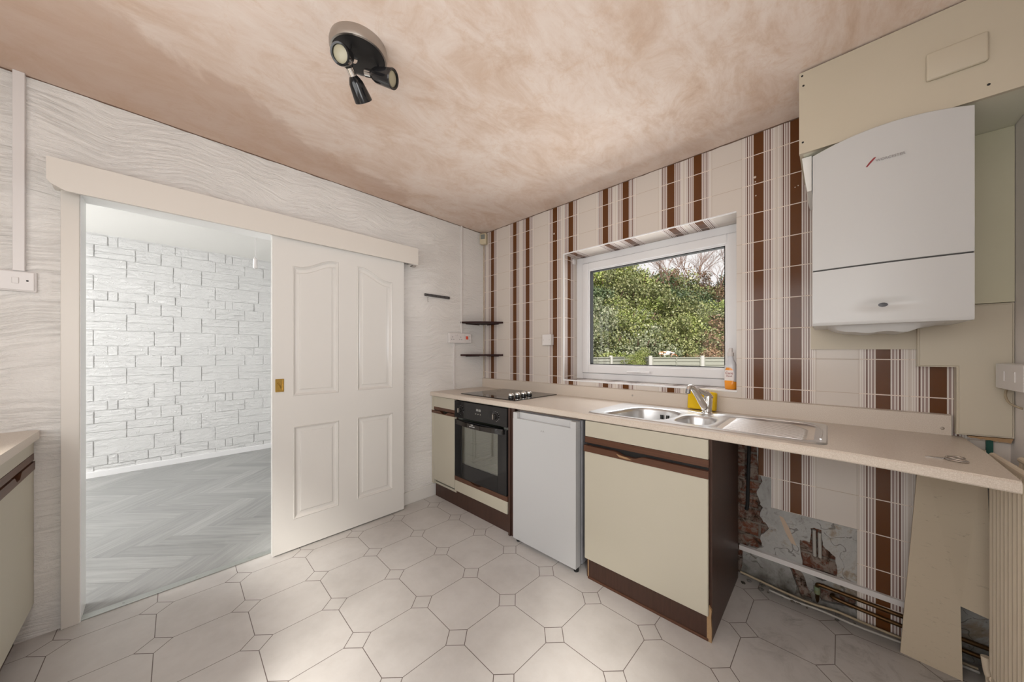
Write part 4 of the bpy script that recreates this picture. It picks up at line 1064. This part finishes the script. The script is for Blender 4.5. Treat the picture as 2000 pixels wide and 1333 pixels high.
t = thing('pipe_boxing', 'cream painted panels boxing in the wall right of the boiler', 'boxing', (2.95, 0, .9))
b = prism(NB(), [(2.46, 1.236), (2.803, 1.234), (2.803, 1.345), (2.46, 1.345)], lambda x, z: (x, -.001, z), lambda x, z: (x, -.014, z)); obj('side_strip', b, M['cream_paint'], t)
b = prism(NB(), [(2.797, 1.163), (2.897, 1.163), (2.897, .900), (RX - .001, .905), (RX - .001, 1.404), (2.797, 1.404)], lambda x, z: (x, -.001, z), lambda x, z: (x, -.045, z))
bmesh.ops.bevel(b, geom=[e for e in b.edges if all(v.co.y < -.04 for v in e.verts) and len(e.link_faces) == 2 and e.calc_face_angle(0) > .5], offset=.006, segments=3, affect='EDGES')
obj('lower_board', b, M['cream_paint'], t, True)
b = NB(); box(b, 2.797, RX - .001, -.044, -.001, 1.406, FZ + .0005, .002, 2); obj('upper_board', b, mat('cream_paint_green_light_baked', (.67, .64, .49), .45, var=(.62, .59, .43), vs=2), t, True)  # upper board's cream carries the greenish light from the right in its colour
b = prism(NB(), jag((2.925, .893), (RX - .003, .884), 14, .003, rs) + [(RX - .003, .903), (2.925, .898)], lambda x, z: (x, -.012, z), lambda x, z: (x, -.040, z)); obj('broken_edge', b, M['chip'], t)
t = thing('socket_box', 'white surface-mounted double switch box on wall at the right edge', 'switch', (RX, -.2, 1.135))
obj('back_box', bx(2.992, RX, -.300, -.058, 1.090, 1.181, .004), M['plastic'], t)
obj('front_plate', bx(2.982, 2.993, -.302, -.064, 1.091, 1.180, .003), M['plastic'], t)
for y0 in (-.150, -.24): obj('rocker', bx(2.980, 2.983, y0, y0 + .015, 1.120, 1.155, .001), M['plastic'], t)
obj('supply_cable', tube(NB(), smoothpts([(3.005, -.075, 1.092), (3.000, -.080, 1.065), (3.005, -.092, 1.040), (3.022, -.100, 1.026), (3.03, -.105, 1.022)], 5), .0035, 8), M['cable'], t, True)
b = NB(); box(b, 2.973, 2.989, -.011, -.001, .80, .902); setp(obj('pipe_sleeve', b, M['green']), 'short dark green sleeved pipe behind the right worktop end', 'pipe')

# radiator on the right wall
t = thing('radiator', 'cream double panel radiator at right end of the worktop', 'radiator', (2.96, -.65, .1))
def rpanel(xf, y0, y1):
    b = NB(); n = 34 * 4; rows_ = []
    for k in range(n + 1):
        y = y0 + (y1 - y0) * k / n; ph = (k % 4) / 4
        dx = (.0, .006, .006, 0.0)[k % 4]
        rows_.append([b.verts.new((xf - dx * s, y, z)) for z, s in ((.10, 0), (.115, 0), (.135, 1), (.84, 1), (.858, 0), (.870, 0))])
    for a, c in zip(rows_, rows_[1:]):
        for j in range(5): b.faces.new([a[j], a[j + 1], c[j + 1], c[j]])
    box(b, xf + .001, xf + .012, y0, y1, .10, .870)
    tube(b, [(xf + .006, y0, .866), (xf + .006, y1, .866)], .010, 12)
    tube(b, [(xf + .006, y0, .10), (xf + .006, y1, .10)], .008, 12)
    return b
obj('front_panel', rpanel(2.938, -1.30, -.215), M['radiator'], t)
obj('rear_panel', rpanel(2.990, -1.30, -.235), M['radiator'], t)
b = NB()
for k in range(10): box(b, 2.951, 2.983, -1.29 + k * .115, -1.288 + k * .115, .12, .85)
obj('fins', b, M['radiator'], t)
b = NB(); tube(b, smoothpts([(2.944, -.23, .10), (2.944, -.205, .085), (2.940, -.19, .10), (2.935, -.185, .150)], 4), .012, 10); tube(b, [(2.940, -.19, .085), (2.943, -.19, 0)], .0075, 10)
obj('valve', b, M['radiator'], t, True)

# leaning board
b = NB()
pb = [(0, 0), (.153, 0), (.153, .262), (.225, .250), (.225, .85), (.062, .85)]
def lean(x, z, off): 
    s = z / .85; return (2.741 + x, -.105 - .03 * (x / .2) * (1 - s) + .072 * s - off, z)
prism(b, pb, lambda x, z: lean(x, z, 0), lambda x, z: lean(x, z, .009))
setp(obj('leaning_board', b, M['board']), 'scuffed cream board leaning on the wall under the worktop beside the radiator', 'board')

# under-worktop services
b = NB(); prism(b, [(2.162, .146), (2.80, .134), (2.80, .158), (2.162, .170)], lambda x, z: (x, .0075, z), lambda x, z: (x, -.014, z))
setp(obj('cable_trunking', b, M['plastic']), 'white sloping cable trunking across bare wall under the worktop', 'cable trunking')
def tb(name, pts, r, m, label, cat, k=5):
    return setp(obj(name, tube(NB(), smoothpts(pts, k), r, 10), m, smooth=True), label, cat)
tb('copper_pipe', [(2.484, .018, .0), (2.484, .0, .06), (2.484, -.010, .098), (2.492, -.014, .106), (2.52, -.014, .106), (2.80, -.014, .094), (3.0, -.014, .088)], .0085, M['copper'], 'upper tarnished copper pipe bending down near the broken plaster', 'pipe')
tb('copper_pipe', [(2.54, .012, .068), (2.56, -.012, .065), (2.80, -.014, .052), (3.0, -.014, .046)], .0085, M['copper'], 'lower tarnished copper pipe along the wall under the worktop', 'pipe')
b = tube(NB(), [(2.484, -.012, .060), (2.484, -.012, .092)], .0115, 12); setp(obj('pipe_elbow', b, M['verdi'], smooth=True), 'green corroded elbow joint on the upper copper pipe', 'pipe fitting')
tb('cream_cable', [(2.17, -.03, .035), (2.26, -.024, .022), (2.37, -.03, .014), (2.47, -.035, .014), (2.55, -.032, .020), (2.65, -.028, .012), (2.78, -.028, .008), (2.95, -.03, .006)], .0055, M['cable'], 'upper cream cable lying along the foot of the bare wall', 'cable')
tb('cream_cable', [(2.30, -.048, .007), (2.40, -.056, .006), (2.50, -.050, .006), (2.62, -.060, .006), (2.80, -.052, .006), (2.95, -.05, .006)], .0052, M['lead'], 'lower pale cable lying on the floor at the foot of the bare wall', 'cable')
for x, h_, lab in ((2.472, .352, 'left pale pipe stub in the opened plaster patch'), (2.492, .345, 'right pale pipe stub in the opened plaster patch')):
    b = NB(); cyl(b, (x, .014, h_), (x + .002, .014, .225), .0075, 12); setp(obj('pipe_stub', b, M['lead'], smooth=True), lab, 'pipe')
tb('black_pipe', [(2.205, .018, .858), (2.203, .018, .70), (2.199, .018, .55), (2.196, .018, .40), (2.19, .018, .36)], .0085, M['rubber'], 'black pipe running down the exposed brick beside the sink cabinet', 'pipe')
b = NB(); rs2 = random.Random(11)
for k in range(26):
    x = rs2.uniform(2.17, 2.62); y = -rs2.uniform(.012, .07); r = rs2.uniform(.004, .011)
    t_ = bmesh.new(); bmesh.ops.create_icosphere(t_, subdivisions=1, radius=r)
    for v in t_.verts: v.co = Vector((v.co.x * rs2.uniform(.7, 1.8), v.co.y, v.co.z * .5)) + Vector((x, y, r * .45))
    merge(b, t_)
setp(obj('rubble', b, M['plaster']), 'crumbs of dark plaster rubble along the foot of the wall', 'rubble', kind='stuff')

# ================================================================== CEILING SPOTLIGHT
lx, ly = 1.190, -1.620
t = thing('ceiling_spotlight', 'round black and chrome ceiling fitting with three adjustable spotlights', 'ceiling light', (lx, ly, CZ))
obj('chrome_rim', rev(NB(), (lx, ly, CZ), (lx, ly, CZ - .1), [(0, .097), (.014, .1000), (.032, .0995), (.040, .096), (.042, .091), (.038, .090)], 48, cap=False), M['satin'], t, True)
obj('black_plate', rev(NB(), (lx, ly, CZ - .03), (lx, ly, CZ - .1), [(0, .0905), (.0085, .0895), (.0105, .084), (.0110, 0)], 48), M['blackm'], t, True)
def head(neck, lens, stem):
    n0, l0 = Vector(neck), Vector(lens); d = (l0 - n0).normalized(); Lh = (l0 - n0).length
    sp = obj('spot_head', rev(NB(), n0, l0, [(.010, .0135), (.020, .020), (.034, .027), (Lh - .012, .0335), (Lh, .0345), (Lh + .002, .033), (Lh + .001, .0275), (Lh - .006, .027)], 28, cap=False), M['black'], t, True)
    obj('neck', rev(NB(), n0 - d * .014, n0 + d * .02, [(0, .012), (.001, .0145), (.022, .0145), (.027, .0148)], 24), M['chrome'], sp, True)
    obj('bulb', rev(NB(), n0 + d * (Lh - .012), l0, [(0, .0255), (.007, .0265), (.009, .020), (.0098, 0)], 24), M['lens'], sp, True)
    b = NB(); p = n0 + d * .030; s = Vector(stem)
    tube(b, [s, s + Vector((0, 0, -.012)), p + (s - p).normalized() * .012, p], .0042, 8); obj('arm', b, M['blackm'], sp, True)
    obj('swivel', cyl(NB(), p + (s - p).normalized() * .028, p + (s - p).normalized() * .012, .0065, 12), M['chrome'], sp, True)
head((1.206, -1.652, 2.318), (1.243, -1.705, 2.276), (1.222, -1.662, CZ - .040))
head((1.146, -1.632, 2.312), (1.108, -1.571, 2.252), (1.160, -1.640, CZ - .040))
head((1.208, -1.590, 2.298), (1.289, -1.534, 2.266), (1.205, -1.556, CZ - .040))

# ================================================================== GARDEN
GR = Vector((.742, .670)); GF = Vector((-.670, .742)); GO = Vector((-2.14, 9.41))
def G(u, v, z=0): p = GO + GR * u + GF * v; return (p.x, p.y, z)
def slope(v): return -.45 + max(0, v - 1.2) * .50 - max(0, v - 13) * .25
b = NB(); grid = []
for j in range(44):
    v = -14 + j * .9; row = []
    for i in range(40):
        u = -14 + i * .9; p = G(u, v); 
        row.append(b.verts.new((p[0], p[1], slope(v) + (noise.noise(Vector((u * .4, v * .4, 0))) * .35 if v > 1.2 else 0))))
    grid.append(row)
for j in range(43):
    for i in range(39):
        vv = [grid[j][i], grid[j][i + 1], grid[j + 1][i + 1], grid[j + 1][i]]
        if min(v.co.y for v in vv) > .5: b.faces.new(vv)
bmesh.ops.delete(b, geom=[v for v in b.verts if not v.link_faces], context='VERTS')
struct('ground', b, M['soil'])
# fence: posts and panels
posts = [(-3.9, -2.1), (-2.58, -.8), (-1.27, .5), (.05, 1.8), (0, 0), (1.83, 0), (3.66, 0), (5.49, 0), (7.3, 0), (9.13, 0), (10.96, 0)]
plab = ['concrete fence post nearest the left window edge, partly hidden', 'first white fence post from the left of the window', 'second white fence post from the left of the window',
        'white fence post at the far bend beside the overhanging bush', 'white fence post just below the overhanging bush', 'white fence post right of the cat', 'white fence post behind the right window frame', 'white fence post beyond the right window edge', 'white fence post out of sight right of the window', 'white fence post out of sight right of the window', 'white fence post out of sight right of the window']
for (u, v), lab in zip(posts, plab):
    b = NB(); p = G(u, v); box(b, -.055, .055, -.05, .05, -.5, 1.60 - .47, .008, M=Matrix.Translation((p[0], p[1], 0)) @ Matrix.Rotation(math.atan2(GR.y, GR.x), 4, 'Z'))
    setp(obj('fence_post', b, M['concrete']), lab, 'fence post', 'concrete fence posts')
segs = [(0, 1), (1, 2), (2, 3), (3, 4), (4, 5), (5, 6), (6, 7), (7, 8), (8, 9), (9, 10)]
flab = ['timber fence panel at the far left of the garden', 'timber fence panel left of the first white post', 'timber fence panel between the two left white posts', 'timber fence panel at the bend under the bush',
        'wide timber fence panel below the cat', 'timber fence panel behind the orange bottle', 'timber fence panel hidden past the window edge', 'timber fence panel out of sight right of the window', 'timber fence panel out of sight right of the window', 'timber fence panel out of sight right of the window']
for (i, j), lab in zip(segs, flab):
    A = Vector(G(*posts[i])); B2 = Vector(G(*posts[j])); d = (B2 - A); Ld = d.length - .11; an = math.atan2(d.y, d.x); mid = (A + B2) / 2
    t = thing('garden_fence', lab, 'fence panel', (mid.x, mid.y, -.45), an, 'timber fence panels')
    b = NB()
    for k in range(12): box(b, -Ld / 2, Ld / 2, -.009, .009, -.078, .078, M=Matrix.Translation((0, 0, .12 + k * .121)) @ Matrix.Rotation(math.radians(-13), 4, 'X'))
    obj('lapped_boards', b, M['fence'], t, local=True)
    b = NB()
    box(b, -Ld / 2, Ld / 2, -.035, .02, 1.495, 1.525, .004); obj('capping', b, M['fence'], t, local=True)
    for x in (-Ld / 2 + .02, 0, Ld / 2 - .02): obj('batten', bx(x - .02, x + .02, -.036, -.012, .05, 1.50), M['fence'], t, local=True)

# cat on the fence
cu_, cv_ = .62, 0.0
cz = 1.078
t = thing('cat', 'calico cat walking along the top of the fence', 'cat', G(cu_, cv_, cz), math.atan2(GR.y, GR.x))
P_ = [(-.17, 0, .155), (-.08, 0, .165), (.05, 0, .170), (.15, 0, .160), (.20, 0, .15), (-.235, 0, .165), (-.285, 0, .150), (-.325, 0, .135),
      (.26, 0, .12), (.32, .01, .07), (.36, .02, .03)]
E_ = [(0, 1), (1, 2), (2, 3), (3, 4), (0, 5), (5, 6), (6, 7), (4, 8), (8, 9), (9, 10)]
R_ = [.080, .085, .092, .088, .066, .056, .058, .034, .024, .020, .016]
P_ = [(x, y, z - .03) for x, y, z in P_]
def leg(root, pts, rs_):
    last = root
    for p, r in zip(pts, rs_): P_.append(p); R_.append(r); E_.append((last, len(P_) - 1)); last = len(P_) - 1
leg(0, [(-.165, .035, .085), (-.195, .035, .04), (-.215, .035, .010), (-.235, .035, .008)], [.026, .018, .014, .013])
leg(0, [(-.150, -.035, .085), (-.130, -.035, .045), (-.115, -.035, .010), (-.135, -.035, .008)], [.026, .018, .014, .013])
leg(3, [(.150, .035, .095), (.185, .035, .055), (.165, .035, .012), (.145, .035, .008)], [.034, .02, .014, .013])
leg(3, [(.125, -.035, .095), (.125, -.035, .055), (.090, -.035, .012), (.070, -.035, .008)], [.034, .02, .014, .013])
me = bpy.data.meshes.new('cat_skeleton'); me.from_pydata(P_, E_, []); o = bpy.data.objects.new('cat_body', me); C.objects.link(o)
sk = o.modifiers.new('s', 'SKIN'); sk.use_smooth_shade = True
for i, v in enumerate(me.skin_vertices[0].data): v.radius = (R_[i], R_[i]); v.use_root = (i == 0)
ss = o.modifiers.new('b', 'SUBSURF'); ss.levels = 2; ss.render_levels = 2
bpy.context.view_layer.update()
me2 = bpy.data.meshes.new_from_object(o.evaluated_get(bpy.context.evaluated_depsgraph_get())); bpy.data.objects.remove(o)
me2.materials.clear(); me2.materials.append(M['cat'])
for p in me2.polygons: p.use_smooth = True
o = bpy.data.objects.new('cat_body', me2); C.objects.link(o); o.parent = t
for sy in (-.024, .024):
    b = rev(NB(), (-.278, sy, .158), (-.272, sy * 1.15, .205), [(0, .019), (.02, .012), (.036, .001)], 8); obj('ear', b, M['cat'], t, True, local=True)
    b = rev(NB(), (-.322, sy * .8, .130), (-.330, sy * .85, .132), [(0, .007), (.003, .005), (.004, 0)], 8); obj('eye', b, M['rubber'], t, True, local=True)

# shrubs on the bank: leaf clusters
def leaf_mesh(name, n, m, leaf=.065, lumps=9, twig=0, seed=1):
    g = np.random.default_rng(seed)
    lumps *= 3
    cen = g.normal(0, .48, (lumps, 3)); cen[:, 2] = np.abs(cen[:, 2]) * .9 + .12; rad = g.uniform(.18, .46, lumps)
    idx = g.integers(0, lumps, n); d = g.normal(size=(n, 3)); d /= np.linalg.norm(d, axis=1)[:, None]
    r = rad[idx] * (1 - .45 * g.random(n) ** 2) * (1 + .25 * np.sin(7 * d[:, 0] + 5 * d[:, 1]) * np.cos(6 * d[:, 2]))
    p = cen[idx] + d * r[:, None]; p[:, 2] = np.maximum(p[:, 2], .0 + g.random(n) * .1)
    nrm = d + g.normal(0, .75, (n, 3)); nrm /= np.linalg.norm(nrm, axis=1)[:, None]
    t1 = np.cross(nrm, g.normal(size=(n, 3))); t1 /= np.linalg.norm(t1, axis=1)[:, None]; t2 = np.cross(nrm, t1)
    s = leaf * g.uniform(.6, 1.35, n)[:, None]
    V = np.stack([p - t1 * s * .55, p - t2 * s * .30 + nrm * s * .08, p + t1 * s * .55, p + t2 * s * .30 + nrm * s * .08], 1).reshape(-1, 3)
    me = bpy.data.meshes.new(name); me.vertices.add(len(V)); me.vertices.foreach_set('co', V.astype(np.float32).ravel())
    me.loops.add(4 * n); me.loops.foreach_set('vertex_index', np.arange(4 * n, dtype=np.int32))
    me.polygons.add(n); me.polygons.foreach_set('loop_start', np.arange(0, 4 * n, 4, dtype=np.int32)); me.polygons.foreach_set('loop_total', np.full(n, 4, dtype=np.int32))
    me.update(calc_edges=True); me.materials.append(m); return me
kinds = {
 'olive': [leaf_mesh('olive_foliage', 12000, M['leaf_olive'], .062, 10, seed=s) for s in (1, 2)],
 'bright': [leaf_mesh('bright_foliage', 12000, M['leaf_bright'], .058, 10, seed=s) for s in (3, 4)],
 'dark': [leaf_mesh('dark_foliage', 12000, M['leaf_dark'], .060, 10, seed=5)],
 'pale': [leaf_mesh('pale_foliage', 10000, M['leaf_pale'], .068, 12, seed=6)],
 'brown': [leaf_mesh('withered_foliage', 13000, M['leaf_brown'], .060, 12, seed=7)]}
desc = {'olive': 'olive green leafy shrub', 'bright': 'bright yellow-green leafy shrub', 'dark': 'dark green ivy-covered shrub', 'pale': 'pale flowering bramble bush', 'brown': 'withered brown bramble bush'}
stem_b = NB()
for k in range(9):
    a = k * .7; tube(stem_b, smoothpts([(0.05 * math.cos(a), .05 * math.sin(a), 0), (.25 * math.cos(a), .25 * math.sin(a), .35), (.5 * math.cos(a + .2), .5 * math.sin(a + .2), .75)], 3), .018, 5)
so_ = obj('stems', stem_b, M['twig']); stem_me = so_.data; bpy.data.objects.remove(so_)
# (u, v, scale, kind, place words)
shr = [
 (-2.6, 1.6, 1.15, 'brown', 'low on the bank at the far left'), (-1.75, 2.2, 1.05, 'olive', 'behind the first white fence post'),
 (-.8, 2.0, 1.1, 'bright', 'just behind the bend of the fence'), (-.12, .75, .62, 'bright', 'spilling over the top of the fence'),
 (.75, 1.5, .95, 'dark', 'directly behind the cat'), (1.7, 1.7, 1.1, 'dark', 'right of the cat behind the fence'),
 (2.7, 1.6, 1.2, 'brown', 'low behind the right fence panel'), (3.7, 1.7, 1.25, 'brown', 'at the lower right of the window'),
 (-1.9, 4.0, 1.6, 'pale', 'halfway up the bank on the left'), (-.5, 3.9, 1.55, 'olive', 'above the bend of the fence'),
 (.9, 3.6, 1.5, 'pale', 'above the cat'), (2.2, 3.6, 1.5, 'olive', 'up the bank right of the cat'), (3.4, 3.6, 1.5, 'olive', 'up the bank above the right fence panel'), (4.5, 3.4, 1.6, 'brown', 'halfway up at the right edge'),
 (-1.6, 6.2, 1.8, 'olive', 'upper left of the bank'), (.1, 6.0, 1.75, 'pale', 'upper middle left of the bank'), (1.7, 6.0, 1.7, 'bright', 'in the middle of the bank'),
 (3.3, 5.9, 1.8, 'olive', 'right of the middle of the bank'), (4.9, 5.8, 1.7, 'bright', 'upper right of the bank'), (6.4, 5.9, 1.7, 'bright', 'at the right window edge, high on bank'),
 (-1.2, 8.7, 2.0, 'dark', 'high on the left of the bank'), (.7, 8.8, 2.1, 'olive', 'high on the bank left of centre'), (2.6, 8.8, 2.0, 'olive', 'high on the bank at the centre'),
 (4.5, 8.6, 1.75, 'dark', 'high on the bank right of centre'), (6.3, 8.5, 1.5, 'dark', 'high right, below the bare trees'), (8.0, 8.5, 1.6, 'brown', 'high at the right end of the bank'),
 (3.3, 10.4, 2.55, 'olive', 'topping the bank, left of the bare trees'), (4.9, 10.8, 2.0, 'dark', 'at the foot of the leftmost bare tree'),
 (-1.0, 12.0, 2.5, 'olive', 'on the skyline at the left'), (1.4, 12.2, 2.6, 'bright', 'on the skyline left of centre'), (3.8, 12.2, 2.3, 'olive', 'on the skyline at the centre'),
 (6.0, 12.0, 1.6, 'brown', 'on the skyline under the bare trees'), (8.4, 12.0, 1.6, 'brown', 'on the skyline at the right end')]
EXTRA = [(5.6, 2.0, 1.3), (7.4, 2.1, 1.35), (9.2, 2.0, 1.3), (6.6, 3.9, 1.6), (8.5, 3.8, 1.6), (10.6, 3.9, 1.6), (8.3, 6.1, 1.8), (10.4, 6.0, 1.8), (12.6, 6.2, 1.8), (10.3, 8.7, 2.0), (12.6, 8.8, 2.0), (10.9, 11.8, 2.2), (13.6, 11.9, 2.2), (-3.8, 3.9, 1.5), (-3.6, 6.4, 1.8)]
for i_, (u, v, sc) in enumerate(EXTRA): shr.append((u, v, sc, ('olive', 'bright', 'dark')[i_ % 3], None))
rsb = random.Random(4)
for n_, (u, v, sc, kd, where) in enumerate(shr):
    hid = where is None
    z0 = slope(v) - .1 if hid or where[:8] != 'spilling' else .45
    t = thing('shrub', 'leafy shrub on the bank, out of sight behind the wall beside the window' if hid else desc[kd] + ' ' + where, 'shrub', G(u, v, z0), rsb.uniform(0, 6.28), 'shrubs out of sight beside the window' if hid else 'shrubs on the bank beyond the fence')
    t.scale = (sc, sc, sc * rsb.uniform(.95, 1.15))
    f = bpy.data.objects.new('foliage', kinds[kd][n_ % len(kinds[kd])]); C.objects.link(f); f.parent = t
    s = bpy.data.objects.new('stems', stem_me); C.objects.link(s); s.parent = t
# bare twiggy trees at the top right
def tree_bm(seed, H):
    r = random.Random(seed); b = NB()
    def br(p, d, L, rad, lvl):
        q = p + d * L * .5 + Vector((r.uniform(-.06, .06), r.uniform(-.06, .06), 0)) * L; e = p + d * L
        tube(b, [p, q, e], [rad, rad * .8, rad * .6], 5 if lvl < 3 else 4, cap=False)
        if lvl >= 6: return
        for k in range(3 if lvl < 5 else 2):
            nd = (d + Vector((r.uniform(-1, 1), r.uniform(-1, 1), r.uniform(-.35, .75))) * .62).normalized()
            s = r.uniform(.45, 1) if k else 1
            br(p + (e - p) * s, nd, L * r.uniform(.62, .82), rad * .58, lvl + 1)
    br(Vector((0, 0, 0)), Vector((r.uniform(-.1, .1), r.uniform(-.1, .1), 1)).normalized(), H * .30, H * .012, 0)
    return b
tb_ = [tree_bm(21, 5.2), tree_bm(22, 4.8)]
tme = []
for x in tb_:
    o = obj('bare_tree', x, M['twig']); tme.append(o.data); bpy.data.objects.remove(o)
for i, (u, v, sc, lab) in enumerate(((5.0, 10.0, 1.0, 'leftmost bare twiggy tree against the white sky'), (6.6, 10.6, 1.1, 'second bare twiggy tree from the left on the skyline'), (8.2, 10.2, 1.0, 'bare twiggy tree at the right edge of the window'), (7.4, 12.6, 1.1, 'bare twiggy tree standing furthest back on skyline'))):
    o = bpy.data.objects.new('bare_tree', tme[i % 2]); C.objects.link(o); o.location = G(u, v, slope(v)); o.rotation_euler = (0, 0, i * 1.9); o.scale = (sc, sc, sc)
    setp(o, lab, 'tree', 'bare trees on the skyline')
